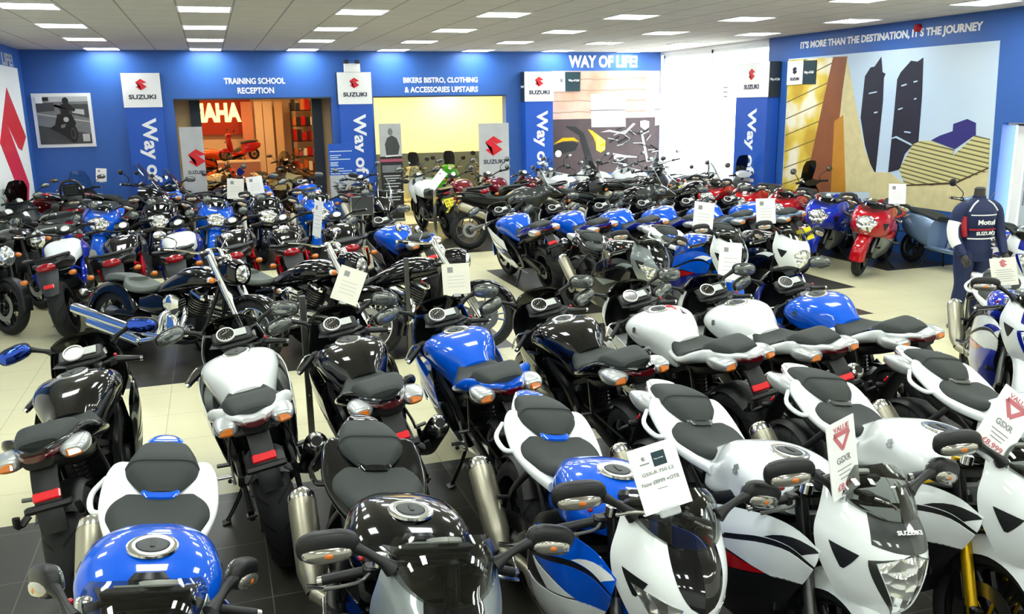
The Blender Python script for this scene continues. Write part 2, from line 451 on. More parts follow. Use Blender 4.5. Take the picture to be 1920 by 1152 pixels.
def sport_kit(front='gsx'):
    K = Kit()
    ha = front == 'busa'
    i = wheel(K, 'front_wheel', .715, .298, .298, .12, .215, discs=(.068, -.068), steer=True)
    i = wheel(K, 'rear_wheel', -.675, .312, .314, .19, .215, discs=(-.10,), disc_r=.11, sprocket=.10)
    fork(K, (.455, 0, .868), (.70, 0, .31))
    # mudguard over the front tyre
    g = MB(); G = []
    for a in np.linspace(R(-8), R(150 if ha else 118), 7):
        rr = .335; c, s = math.cos(a), math.sin(a)
        G.append([(.715+c*rr, 0, .298+s*rr), (.715+c*rr*.985, .05, .298+s*rr*.985), (.715+c*rr*.93, .075, .298+s*rr*.93), (.715+c*rr*.78, .085 if not ha else .10, .298+s*rr*.78)])
    g.surf(G, 'c_guard', side=1, nu=4, nv=3); g.mirror(); K.add('front_mudguard', g, steer=True)
    # frame, engine, swingarm
    f = MB()
    for s in (1, -1):
        f.bar([(.40, s*.05, .83), (.28, s*.14, .76), (.10, s*.185, .66), (-.06, s*.165, .56), (-.13, s*.15, .42), (-.12, s*.13, .30)], .045, .085, 'c_frame')
        f.bar([(-.10, s*.13, .60), (-.40, s*.10, .73), (-.72, s*.06, .82)], .02, .035, 'frame_black')
    f.box((.40, 0, .84), (.09, .12, .16), 'c_frame', (0, R(-24), 0), bev=.02)
    K.add('frame', f)
    engine(K)
    r = MB(); r.box((.47, 0, .53), (.035, .34, .30), 'engine_black', (0, R(-12), 0), bev=.005)
    for k in range(9): r.box((.49+.004*(k-4), 0, .42+.027*k), (.012, .32, .004), 'metal_grey', (0, R(-12), 0))
    K.add('radiator', r)
    s_ = MB()
    for s in (1, -1): s_.bar([(-.13, s*.13, .42), (-.30, s*.145, .44), (-.50, s*.14, .39), (-.69, s*.135, .315)], .03, .075, 'c_frame')
    s_.box((-.24, 0, .42), (.10, .25, .08), 'c_frame', bev=.02); s_.cyl((-.675, -.16, .313), (-.675, .16, .313), .018, key='metal_grey')
    i = K.add('swingarm', s_)
    c = MB(); c.tube([(-.15, .105, .46), (-.68, .105, .415)], .008, 'metal_grey', 6, 0); c.tube([(-.15, .105, .38), (-.68, .105, .212)], .008, 'metal_grey', 6, 0); K.add('drive_chain', c, i)
    h = MB(); G = []
    for a in np.linspace(R(40), R(125), 5):
        c_, s2 = math.cos(a), math.sin(a); rr = .335
        G.append([(-.675+c_*rr, 0, .312+s2*rr), (-.675+c_*rr*.985, .06, .312+s2*rr*.985), (-.675+c_*rr*.9, .10, .312+s2*rr*.9)])
    h.surf(G, 'plastic_black', side=1); h.mirror(); K.add('rear_hugger', h, i)
    h = MB(); h.tube([(-.19, 0, .44), (-.25, 0, .66)], .03, 'metal_grey', 10, 0)
    for k in range(7): h.lathe([(k*.024-.004, .034), (k*.024, .045), (k*.024+.004, .034)], (-.23, 0, .47), 'lens_amber' if False else 'frame_black', 14, axis='z')
    K.add('shock_absorber', h)
    # silencer on the right side
    e = MB(); A = Vector((-.20, -.14, .29)); B = Vector((-.31, -.225, .315)); D = Vector((-.675, -.27, .60)) if not ha else Vector((-.86, -.24, .47))
    rb = .062 if not ha else .078
    e.tube([(-.02, -.05, .19), (-.12, -.11, .22), A, B], [.026, .026, .028, .034], 'titanium', 12)
    d = D-B; e.tube([B, B+d*.14, B+d*.22, B+d*.9, B+d*.93], [.034, rb*.86, rb, rb*1.02, rb*.98], 'titanium', 20, sm=0, caps=False)
    i = K.add('silencer', e)
    c = MB(); c.tube([B+d*.92, B+d*.99, B+d*1.04, B+d*1.055], [rb*1.02, rb*.98, rb*.72, rb*.45], 'metal_bright', 20, sm=0, caps=False)
    c.tube([B+d*1.055, B+d*.98], [rb*.45, rb*.42], 'frame_black', 16, sm=0); K.add('silencer_cap', c, i, label='bright metal silencer end cap')
    c = MB(); c.box(B+d*.45+Vector((0, .03, .055)), (.12, .01, .02), 'metal_bright', (0, R(22), 0)); c.box(B+d*.4+Vector((0, .05, .07)), (.03, .02, .05), 'frame_black'); K.add('silencer_bracket', c, i)
    # fuel tank
    t = MB()
    k = 1.06
    t.loft([(-.15, [(0, .825), (.055, .82), (.085, .80), (.105, .75), (.11, .68), (.095, .62), (0, .60)]),
            (-.08, [(0, .865), (.065, .86), (.10, .835), (.125, .77), (.13, .70), (.115, .63), (0, .60)]),
            (.00, [(0, .905), (.085, .90), (.14, .872), (.165, .80), (.155, .72), (.13, .65), (0, .62)]),
            (.10, [(0, .932), (.10, .927), (.175, .90), (.205, .835), (.185, .75), (.15, .68), (0, .64)]),
            (.20, [(0, .938), (.11, .933), (.19, .905), (.222, .845), (.205, .765), (.17, .70), (0, .66)]),
            (.29, [(0, .930), (.11, .924), (.19, .897), (.228, .845), (.215, .78), (.17, .72), (0, .69)]),
            (.37, [(0, .905), (.10, .898), (.17, .872), (.205, .825), (.195, .78), (.15, .74), (0, .71)]),
            (.42, [(0, .87), (.08, .862), (.13, .84), (.16, .81), (.15, .78), (.10, .75), (0, .74)])], 'c_tank', 4, 4)
    ti = K.add('fuel_tank', t)
    c = MB(); c.lathe([(.0, .084), (.008, .082), (.011, .072), (.009, .054)], (.235, 0, .932), 'metal_bright', 28, axis='z')
    c.lathe([(.004, .054), (.012, .05), (.014, .034), (.013, 0)], (.235, 0, .932), 'plastic_grey', 24, axis='z'); c.box((.235, 0, .947), (.05, .014, .004), 'plastic_black')
    ci = K.add('filler_cap', c, ti, label='bright ring around dark filler cap')
    # seats
    s = MB(); s.loft([(-.07, [(0, .835), (.05, .83), (.08, .815), (.085, .78), (0, .76)]),
                      (-.13, [(0, .812), (.08, .812), (.118, .797), (.122, .76), (0, .74)]),
                      (-.22, [(0, .803), (.10, .805), (.148, .79), (.152, .75), (0, .74)]),
                      (-.31, [(0, .808), (.12, .815), (.178, .80), (.182, .765), (0, .75)]),
                      (-.375, [(0, .818), (.12, .828), (.17, .82), (.172, .785), (0, .77)]),
                      (-.415, [(0, .828), (.10, .838), (.135, .832), (.137, .80), (0, .79)])], 'seat_vinyl', 4, 4)
    K.add('rider_seat', s)
    s = MB(); s.loft([(-.42, [(0, .850), (.030, .848), (.05, .84), (.05, .82), (0, .81)]),
                      (-.455, [(0, .880), (.060, .876), (.085, .860), (.086, .835), (0, .825)]),
                      (-.51, [(0, .908), (.090, .905), (.122, .886), (.124, .855), (0, .845)]),
                      (-.555, [(0, .922), (.098, .919), (.133, .898), (.135, .868), (0, .85)]),
                      (-.562, [(0, .932), (.100, .929), (.135, .906), (.136, .870), (0, .85)]),
                      (-.61, [(0, .940), (.094, .936), (.126, .912), (.127, .88), (0, .86)]),
                      (-.69, [(0, .938), (.085, .934), (.112, .915), (.113, .885), (0, .87)]),
                      (-.76, [(0, .932), (.068, .928), (.092, .915), (.093, .89), (0, .88)]),
                      (-.785, [(0, .920), (.058, .917), (.078, .908), (.078, .893), (0, .885)])], 'seat_vinyl', 3, 4)
    K.add('pillion_seat', s)
    s = MB(); s.loft([(-.395, [(0, .832), (.04, .834), (.05, .825), (0, .79)]), (-.425, [(0, .846), (.06, .846), (.07, .83), (0, .80)]), (-.455, [(0, .862), (.05, .86), (.06, .84), (0, .80)])], 'c_hump', 3, 3)
    K.add('seat_trim', s)
    # tail
    t = MB(); t.loft([(-.09, [(0, .75), (.10, .752), (.135, .745), (.14, .72), (.12, .70), (0, .69)]),
                      (-.24, [(0, .76), (.13, .768), (.182, .765), (.188, .735), (.15, .71), (0, .70)]),
                      (-.36, [(0, .785), (.15, .80), (.212, .797), (.218, .765), (.16, .735), (0, .72)]),
                      (-.46, [(0, .82), (.15, .846), (.215, .842), (.222, .80), (.15, .765), (0, .75)]),
                      (-.55, [(0, .85), (.15, .880), (.205, .882), (.212, .835), (.14, .79), (0, .78)]),
                      (-.60, [(0, .86), (.13, .893), (.180, .898), (.180, .85), (.13, .80), (0, .79)]),
                      (-.64, [(0, .865), (.10, .885), (.125, .885), (.13, .855), (.11, .82), (0, .805)]),
                      (-.70, [(0, .875), (.09, .893), (.125, .888), (.13, .862), (.10, .835), (0, .825)]),
                      (-.80, [(0, .89), (.065, .905), (.09, .90), (.09, .882), (.06, .86), (0, .85)]),
                      (-.88, [(0, .90), (.04, .91), (.055, .905), (.055, .893), (.04, .88), (0, .875)])], 'c_tail', 4, 4)
    tc = K.add('tail_cowl', t)
    s = MB(); s.loft([(-.765, [(0, .900), (.05, .902), (.07, .895), (0, .88)]), (-.81, [(0, .922), (.055, .924), (.07, .912), (0, .88)]), (-.88, [(0, .921), (.035, .918), (.045, .908), (0, .885)]), (-.905, [(0, .908), (.02, .907), (.03, .9), (0, .885)])], 'c_tail2', 3, 3)
    K.add('tail_tip', s, tc)
    for sd in (-1,):
        g = MB(); g.tube([(-.36, sd*.205, .785), (-.40, sd*.25, .775), (-.50, sd*.262, .80), (-.57, sd*.215, .845)], [.010, .012, .012, .01], 'c_tail', 8, 4); K.add('grab_handle', g, tc)
    u = MB(); u.loft([(-.18, [(0, .69), (.09, .69), (.11, .66), (.09, .62), (0, .60)]), (-.45, [(0, .73), (.13, .74), (.14, .71), (.11, .67), (0, .66)]), (-.70, [(0, .81), (.10, .82), (.11, .79), (.08, .76), (0, .75)]), (-.86, [(0, .86), (.06, .86), (.065, .845), (.05, .82), (0, .815)])], 'plastic_black', 3, 3)
    K.add('undertail', u)
    l = MB(); l.loft([(-.78, [(0, .878), (.085, .88), (.10, .865), (.085, .845), (0, .835)]), (-.86, [(0, .885), (.055, .888), (.068, .875), (.055, .855), (0, .848)]), (-.895, [(0, .885), (.035, .887), (.045, .876), (.035, .863), (0, .858)])], 'lens_darkred', 3, 4)
    K.add('tail_light', l)
    for sd in (1, -1):
        q = MB(); q.loft([(-.60, [(0, .86), (.03, .855), (.035, .835), (.025, .81), (0, .805)]), (-.70, [(0, .885), (.05, .878), (.06, .845), (.045, .81), (0, .80)]), (-.80, [(0, .882), (.045, .876), (.052, .85), (.035, .822), (0, .815)]), (-.83, [(0, .87), (.03, .866), (.036, .85), (.02, .834), (0, .83)])], 'c_signal', 3, 3)
        q.xf(Matrix.Translation((0, sd*.135, .0))@Matrix.Diagonal((1, 1.08, 1.05, 1)).to_4x4()@Matrix.Translation((0, 0, -.045))); qi = K.add('turn_signal', q, label='pale housing with an amber rear turn signal')
        a = MB(); a.box((-.822, sd*.142, .842), (.03, .066, .042), 'lens_amber', (0, R(18), R(-12*sd)), bev=.008); K.add('amber_lens', a, qi)
    p = MB(); p.bar([(-.80, 0, .82), (-.87, 0, .74), (-.93, 0, .62), (-.95, 0, .54)], .11, .03, 'plastic_black')
    p.box((-.925, 0, .655), (.03, .20, .035), 'plastic_black', (0, R(35), 0), bev=.008)
    for sd in (1, -1): p.bar([(-.93, sd*.085, .64), (-.96, sd*.13, .61), (-.97, sd*.125, .66)], .03, .02, 'plastic_black')
    pi = K.add('number_plate_holder', p)
    q = MB(); q.box((-.905, 0, .70), (.02, .115, .045), 'reflector_red', (0, R(40), 0), bev=.006); K.add('red_reflector', q, pi)
    # nose cowl
    if not ha:
        N = [[(.865, 0, .915), (.84, .08, .92), (.775, .14, .94), (.68, .18, .975), (.57, .195, .99)],
             [(.925, 0, .855), (.90, .085, .86), (.82, .16, .875), (.70, .21, .90), (.56, .225, .91)],
             [(.965, 0, .79), (.935, .085, .79), (.85, .165, .80), (.70, .23, .815), (.52, .25, .82)],
             [(.975, 0, .71), (.945, .07, .71), (.86, .145, .725), (.70, .215, .73), (.52, .25, .735)],
             [(.955, 0, .635), (.93, .05, .635), (.85, .12, .65), (.71, .185, .66), (.54, .235, .67)],
             [(.895, 0, .575), (.88, .035, .575), (.82, .09, .585), (.72, .15, .60), (.58, .20, .61)]]
        N = [[(x_, y_*.92, z_) for x_, y_, z_ in r_] for r_ in N]
        hb = lambda v: .30*min(1, v/.25)**.8 if v < .25 else (.33-.20*(v-.25)/.75 if v < .8 else .22-.6*(v-.8))
        vt, vb = .28, .97
        hi = lambda v: max(.02, .05+.33*min(1, v/.20) if v < .20 else .38-.26*((v-.20)/.80)**1.3)
    else:
        N = [[(.72, 0, .93), (.70, .08, .935), (.65, .14, .95), (.56, .19, .965), (.46, .205, .96)],
             [(.88, 0, .87), (.86, .10, .87), (.79, .18, .88), (.65, .235, .89), (.47, .25, .88)],
             [(.965, 0, .79), (.945, .11, .79), (.86, .20, .795), (.69, .26, .80), (.46, .275, .79)],
             [(.975, 0, .69), (.955, .10, .69), (.87, .19, .70), (.70, .265, .70), (.46, .285, .70)],
             [(.90, 0, .60), (.885, .08, .60), (.82, .16, .61), (.69, .235, .62), (.48, .27, .63)],
             [(.80, 0, .56), (.79, .05, .56), (.76, .12, .57), (.68, .19, .575), (.52, .235, .58)]]
        vt, vb = .22, .78
        hi = lambda v: max(.02, .10+.26*min(1, v/.3) if v < .3 else .36-.18*((v-.3)/.7))
    k9 = front == 'twin'
    if k9:
        vt, vb = .52, .95; hi = lambda v: .26
    n = MB()
    ue = (lambda v: .98) if ha else (lambda v: .84-.16*v)
    n.surf(N, 'c_nose', side=-1, v0=vt, v1=vb, u0=hi, u1=(lambda t: ue(vt+(vb-vt)*t)), res=(12, 16))
    n.surf(N, 'c_nose', side=-1, v0=0, v1=vt, u0=(lambda t: .30*math.sqrt(max(0, 1-t**2.2))) if k9 else (.40 if not ha else .0), u1=(lambda t: ue(vt*t)), res=(14, 12))
    n.surf(N, 'c_nose', side=-1, v0=vb, v1=1, u0=0, u1=(lambda t: ue(vb+(1-vb)*t)), res=(14, 5))
    n.mirror(); ni = K.add('nose_cowl', n)
    if not ha:
        c = MB(); c.surf(N, 'c_nose2', side=-1, v0=0, v1=vt, u0=0., u1=(lambda t: .02+.30*math.sqrt(max(0, 1-t**2.2))) if k9 else .41, off=.001, res=(8, 12)); c.mirror(); K.add('nose_centre_panel', c, ni)
    d = MB(); d.surf(N, 'c_nose2', side=-1, v0=vt, v1=vb, u0=lambda t: hi(t)+.005, u1=lambda t: hi(t)+(.10 if not k9 else .02)*math.sin(PI*min(1, t*1.05)), off=.002, thick=.002, res=(3, 14)); d.mirror(); K.add('headlight_surround', d, ni)
    if front == 'gsx': K.add('lettering', letter_mesh('lettering', 'SUZUKI', (.905, -.055, .888), (0, 1, 0), (-.70, 0, .71), .11, .016, 'letter_pale', .003), ni)
    for sd in (1, -1):
        e = MB(); s_logo(e, (.20, sd*.2235, .848), (-sd, -.12 if sd > 0 else -.12, 0), (0, -sd*.35, 1), .045, 'emblem_grey', .003); K.add('emblem', e, ti)
    d = MB(); d.surf(N, 'ink_black', side=-1, v0=.42, v1=.62, u0=lambda t: .50+.1*t, u1=lambda t: .68-.06*t, off=.0025, thick=.002, res=(5, 6)); K.add('air_intake', d, ni); K.add('air_intake', d.flipped(), ni)
    if k9:
        n = MB(); n.surf(N, 'c_nose', side=-1, v0=vt-.01, v1=vb, u0=0., u1=lambda t: hi(t)+.01, off=-.001, res=(8, 10)); n.mirror(); K.add('chin_panel', n, ni)
        for sd in (1, -1):
            h = MB(); h.surf(N, 'headlight_facets', side=-1, v0=.50, v1=.82, u0=lambda t: .22+.16*t, u1=lambda t: .62-.16*t, off=.003, thick=.003, res=(8, 8)); K.add('headlight', h if sd > 0 else h.flipped())
    else:
        h = MB(); h.surf(N, 'headlight_facets', side=-1, v0=vt-.02, v1=vb+.01, u0=0., u1=lambda t: hi(t)+.01, off=-.006, thick=.003, res=(8, 16)); h.mirror(); hi_ = K.add('headlight', h)
        h = MB(); h.surf(N, 'plastic_black', side=-1, v0=vt-.03, v1=vb+.02, u0=0., u1=lambda t: hi(t)+.03, off=-.012, thick=.003, res=(8, 12)); h.mirror(); K.add('headlight_bucket', h, hi_)
    h = MB(); h.surf(N, 'plastic_black', side=-1, v0=.02, v1=.98, u0=0., u1=(lambda t: ue(t)-.01), off=-.016, thick=.003, res=(14, 12)); h.mirror(); K.add('cowl_lining', h, ni)
    w = MB(); W = [[(.868, 0, .912), (.843, .08, .917), (.778, .14, .937), (.70, .172, .96)],
                   [(.815, 0, .975), (.795, .08, .978), (.745, .138, .985), (.68, .17, .995)],
                   [(.755, 0, 1.03), (.74, .078, 1.03), (.70, .132, 1.027), (.65, .162, 1.018)],
                   [(.695, 0, 1.06), (.688, .07, 1.058), (.665, .118, 1.045), (.632, .148, 1.03)]]
    w.surf(W, 'c_screen', side=-1, thick=.003, res=(10, 10)); w.mirror(); K.add('windscreen', w)
    # cockpit
    d = MB(); d.box((.575, 0, .955), (.10, .25, .03), 'plastic_black', (0, R(-32), 0), bev=.012)
    d.box((.51, 0, .905), (.05, .17, .04), 'plastic_black', bev=.012)
    for s in (1, -1): d.surf([[(.60, s*.0, .93), (.60, s*.12, .94)], [(.48, s*0, .90), (.48, s*.15, .93)]], 'plastic_black', side=s, thick=.004)
    di = K.add('dashboard', d)
    nrm = Matrix.Translation((.565, .035, .972))@Euler((0, R(-32), 0)).to_matrix().to_4x4()
    q = MB(); q.lathe([(0, .058), (.012, .058), (.014, .053), (.010, .050)], (0, 0, 0), 'gauge_pale', 28, axis='z'); q.lathe([(.006, .050), (.006, 0)], (0, 0, 0), 'dial_black', 24, axis='z')
    for k in range(11):
        a = R(220-26*k); q.box((math.cos(a)*.038, math.sin(a)*.038, .008), (.008, .002, .001), 'dial_white', (0, 0, a))
    q.box((.012, .004, .009), (.04, .002, .001), 'dial_white', (0, 0, R(120))); q.xf(nrm); K.add('rev_counter', q, di, label='round rev counter with silver ring')
    q = MB(); q.box((.565, -.055, .973), (.055, .07, .006), 'label_grey', (0, R(-32), 0)); K.add('speed_display', q, di)
    c = MB(); c.box((.465, 0, .862), (.08, .24, .022), 'frame_black', (0, R(-24+24), 0), bev=.012)
    for s in (1, -1): c.lathe([(0, .025), (.018, .025), (.02, .016), (.02, 0)], (.455, s*.105, .872), 'metal_grey', 14, axis='z')
    c.lathe([(0, .022), (.012, .02), (.012, 0)], (.48, 0, .872), 'metal_bright', 16, axis='z'); c.box((.435, 0, .875), (.03, .05, .012), 'frame_black', bev=.004)
    K.add('steering_clamp', c, steer=True)
    for s in (1, -1):
        b = MB(); P0 = Vector((.47, s*.12, .87)); P1 = Vector((.505, s*.205, .85)); P2 = Vector((.47, s*.33, .805))
        b.cyl((.46, s*.105, .875), P1, .013, key='frame_black'); b.box(P1+Vector((.0, -s*.02, .0)), (.05, .05, .045), 'plastic_black', bev=.008)
        bi = K.add('handlebar', b, steer=True)
        g = MB(); g.tube([P1, P1.lerp(P2, .05), P1.lerp(P2, .95), P2], [.019, .017, .017, .018], 'plastic_black', 12, 0); g.cyl(P2, P2+(P2-P1)*.12, .015, key='metal_bright'); K.add('grip', g, bi, True)
        l = MB(); l.tube([P1+Vector((.03, -s*.01, .005)), P1.lerp(P2, .2)+Vector((.075, 0, .01)), P1.lerp(P2, .7)+Vector((.07, 0, .005)), P2+Vector((.055, 0, .0))], [.007, .006, .006, .008], 'metal_bright' if s > 0 else 'metal_grey', 8); K.add('brake_lever' if s < 0 else 'clutch_lever', l, bi, True)
        if s < 0:
            r = MB(); r.lathe([(0, .024), (.035, .024), (.038, .018), (.038, 0)], (.56, -.17, .90), 'metal_bright', 14, axis='z'); K.add('fluid_reservoir', r, bi, True)
            r = MB(); r.ball((.48, -.215, .885), .011, 'lens_red', 8, 6); K.add('stop_switch', r, bi, True)
    for s in (1, -1):
        XF = Matrix.Translation((.69, s*.27, 1.02))@Matrix.Rotation(R(-12*s), 4, 'X')@Matrix.Rotation(R(12*s), 4, 'Z')@Matrix.Translation((-.69, -s*.27, -1.02))
        mb = MB(); mb.tube([(.71, s*.165, .965), (.705, s*.20, .99), (.695, s*.24, 1.01), (.69, s*.285, 1.03)], [.028, .016, .014, .02], 'plastic_black', 10)
        h = MB(); h.ball((.688, s*.36, 1.045), (.03, .095, .05), 'plastic_black', 24, 12, .72); h.xf(XF); mb.add(h.v, h.f, 'plastic_black')
        mi = K.add('mirror', mb)
        g = MB(); g.ball((.668, s*.36, 1.045), (.014, .086, .043), 'mirror_glass', 20, 8, .72); g.xf(XF); K.add('mirror_glass', g, mi)
        g = MB(); g.ball((.702, s*.362, 1.028), (.026, .078, .028), 'lens_clear', 20, 8, .8); g.xf(XF); gi = K.add('mirror_turn_signal', g, mi, label='clear front turn signal lens')
        g = MB(); g.ball((.716, s*.355, 1.030), (.015, .022, .014), 'lens_amber', 10, 6); g.xf(XF); K.add('amber_lens', g, gi)
    # side fairings
    yb = .015 if ha else 0
    S = [[(.72, .20, .74), (.62, .225, .775), (.50, .25+yb, .775), (.37, .266+yb, .745), (.22, .264, .70), (.09, .25, .65)],
         [(.71, .20, .68), (.60, .235, .71), (.47, .262+yb, .69), (.34, .272+yb, .64), (.19, .264, .58), (.05, .242, .53)],
         [(.65, .17, .59), (.56, .215, .585), (.44, .245+yb, .54), (.30, .25+yb, .49), (.14, .24, .44), (.00, .22, .41)],
         [(.55, .14, .45), (.49, .175, .41), (.37, .195, .36), (.23, .195, .315), (.07, .185, .28), (-.08, .165, .27)],
         [(.44, .04, .28), (.39, .075, .235), (.30, .09, .20), (.18, .09, .18), (.02, .09, .175), (-.12, .085, .185)]]
    for sd in (1, -1):
        def put(name, mb, par=None):
            return K.add(name, mb if sd > 0 else mb.flipped(), par)
        a = MB(); a.surf(S, 'c_fair', side=-1, v0=0, v1=.27, thick=.006, res=(20, 9)); fi = put('side_fairing', a)
        a = MB(); a.surf(S, 'c_fair2', side=-1, v0=.02, v1=.26, u0=lambda t: .0+.10*t, u1=lambda t: .04+.34*t, off=.0015, thick=.001, res=(8, 6)); put('fairing_stripe', a, fi)
        a = MB(); a.surf(S, 'plastic_black', side=-1, v0=.265, v1=.325, off=-.003, thick=.004, res=(20, 3)); put('fairing_seam', a, fi)
        a = MB(); a.surf(S, 'c_fair', side=-1, v0=.32, v1=.56, u0=0., u1=lambda t: .86-.62*t, thick=.006, res=(14, 7)); put('lower_fairing', a)
        a = MB(); a.surf(S, 'c_panel', side=-1, v0=.32, v1=.56, u0=lambda t: .86-.62*t, u1=1., off=-.004, thick=.005, res=(14, 7)); li = put('vent_panel', a)
        a = MB(); a.surf(S, 'c_decal', side=-1, v0=.34, v1=.54, u0=lambda t: .90-.60*t, u1=lambda t: .92-.30*t, off=-.001, thick=.002, res=(10, 6)); put('vent_graphic', a, li)
        a = MB(); a.surf(S, 'c_belly', side=-1, v0=.555, v1=1., thick=.005, res=(20, 9)); put('belly_fairing', a)
    # foot controls and stand
    for s in (1, -1):
        p = MB(); p.bar([(-.16, s*.175, .47), (-.24, s*.185, .40), (-.27, s*.185, .33)], .012, .05, 'metal_grey'); p.cyl((-.245, s*.19, .375), (-.245, s*.27, .385), .012, key='metal_bright'); p.cyl((-.27, s*.195, .33), (-.13, s*.205, .30), .007, key='metal_bright')
        p.ball((-.13, s*.215, .30), .014, 'plastic_black', 8, 6); K.add('footpeg', p)
        p = MB(); p.bar([(-.34, s*.13, .70), (-.42, s*.17, .58), (-.44, s*.18, .52)], .012, .035, 'frame_black'); p.cyl((-.44, s*.18, .525), (-.43, s*.245, .53), .011, key='metal_grey'); K.add('pillion_peg', p)
    p = MB(); p.tube([(-.04, .13, .26), (-.06, .20, .15), (-.10, .29, .055)], .012, 'frame_black', 8, 2); p.box((-.105, .295, .052), (.07, .05, .008), 'frame_black', (R(-9), 0, 0)); K.add('side_stand', p)
    if ha:
        p = MB(); p.ball((-.60, 0, .965), (.17, .13, .055), 'c_tail', 20, 10, .9); K.add('seat_cowl', p)
    return K
def bars(K, y=.38, z=1.04, x=.30, xm=.40, zm=.98, mirror=True, chrome_m=False, r=.016, round_m=True, mz=.20, my=.06):
    """one-piece handlebar with grips, levers and stalk mirrors"""
    b = MB(); b.tube([(x, y, z), (x+.04, y-.12, z), (xm-.02, y*.45, z-.02), (xm, .06, zm), (xm, -.06, zm), (xm-.02, -y*.45, z-.02), (x+.04, -y+.12, z), (x, -y, z)], .012, 'chrome' if chrome_m else 'frame_black', 8, 3)
    bi = K.add('handlebar', b, steer=True)
    for s in (1, -1):
        P1 = Vector((x+.04, s*(y-.12), z)); P2 = Vector((x, s*y, z))
        g = MB(); g.cyl(P1, P2, .018, key='plastic_black', n=12); g.cyl(P2, P2+(P2-P1)*.1, .014, key='metal_bright'); g.box(P1+Vector((.01, -s*.02, 0)), (.05, .05, .05), 'plastic_black', bev=.01); K.add('grip', g, bi, True)
        l = MB(); l.tube([P1+Vector((.03, -s*.02, 0)), P1.lerp(P2, .3)+Vector((.07, 0, 0)), P2+Vector((.05, 0, 0))], .006, 'metal_bright', 8); K.add('brake_lever' if s < 0 else 'clutch_lever', l, bi, True)
        if mirror:
            c = Vector((x+.02, s*(y+my-.02), z+mz)); m_ = MB(); m_.tube([P1+Vector((.02, 0, .01)), P1+Vector((.05, s*.02, .09)), c], .006, 'chrome' if chrome_m else 'plastic_black', 6)
            m_.ball(c, (.022, .058 if round_m else .075, .05 if round_m else .038), 'chrome' if chrome_m else 'plastic_black', 16, 10, .9)
            mi = K.add('mirror', m_, steer=True)
            g = MB(); g.ball(c-Vector((.013, 0, 0)), (.014, .052 if round_m else .068, .044 if round_m else .033), 'mirror_glass', 16, 8, .9); K.add('mirror_glass', g, mi, True)
    return bi
def stalk_signal(K, x, y, z, col='lens_amber', steer=False, stem='plastic_black'):
    for s in (1, -1):
        m_ = MB(); m_.cyl((x, s*(y-.08), z-.005), (x, s*y, z), .008, key=stem); m_.ball((x, s*y, z), (.030, .044, .030), stem, 12, 8, .9)
        i = K.add('turn_signal', m_, steer=steer)
        sg = -1 if x < 0 else 1
        g = MB(); g.ball((x+sg*.014, s*y, z), (.028, .040, .027), col, 12, 8, .9); K.add('amber_lens', g, i, steer)
def headlamp(K, c, r, shell='c_nose', el=1., steer=True, chrome_r='metal_bright'):
    h = MB(); h.ball((c[0]-.03, 0, c[2]), (r*1.1, r*1.12, r*1.12*el), shell, 20, 12); i = K.add('headlamp_shell', h, steer=steer)
    g = MB(); g.ball((c[0]+.012, 0, c[2]), (r*.85, r, r*el), 'headlight_facets', 20, 12); K.add('headlight', g, i, steer)
def instruments(K, x, z, tilt=-40, steer=True, r=.05):
    d = MB(); d.box((x, 0, z), (.09, .17, .05), 'plastic_black', (0, R(tilt), 0), bev=.015); i = K.add('instrument_pod', d, steer=steer)
    N = Matrix.Translation((x, 0, z))@Euler((0, R(tilt), 0)).to_matrix().to_4x4()
    q = MB(); q.lathe([(.022, r), (.032, r), (.033, r*.88)], (0, -.02, 0), 'metal_bright', 24, axis='z'); q.lathe([(.028, r*.9), (.028, 0)], (0, -.02, 0), 'dial_white', 20, axis='z'); q.xf(N); K.add('speedometer', q, i, steer)
def plate(K, x, z, key='plate_yellow', tilt=20, parent=None, w=.22, h=.16):
    p = MB(); p.box((x, 0, z), (.008, w, h), key, (0, R(tilt), 0), bev=.002)
    for k in range(6):
        if k == 3: continue
        for dz in (.03, -.03):
            p.box(Vector((x, 0, z))+Euler((0, R(tilt), 0)).to_matrix()@Vector((-.005, (k-2.5)*.03, dz)), (.002, .014, .035), 'ink_black', (0, R(tilt), 0))
    K.add('number_plate', p, parent, label='yellow number plate')

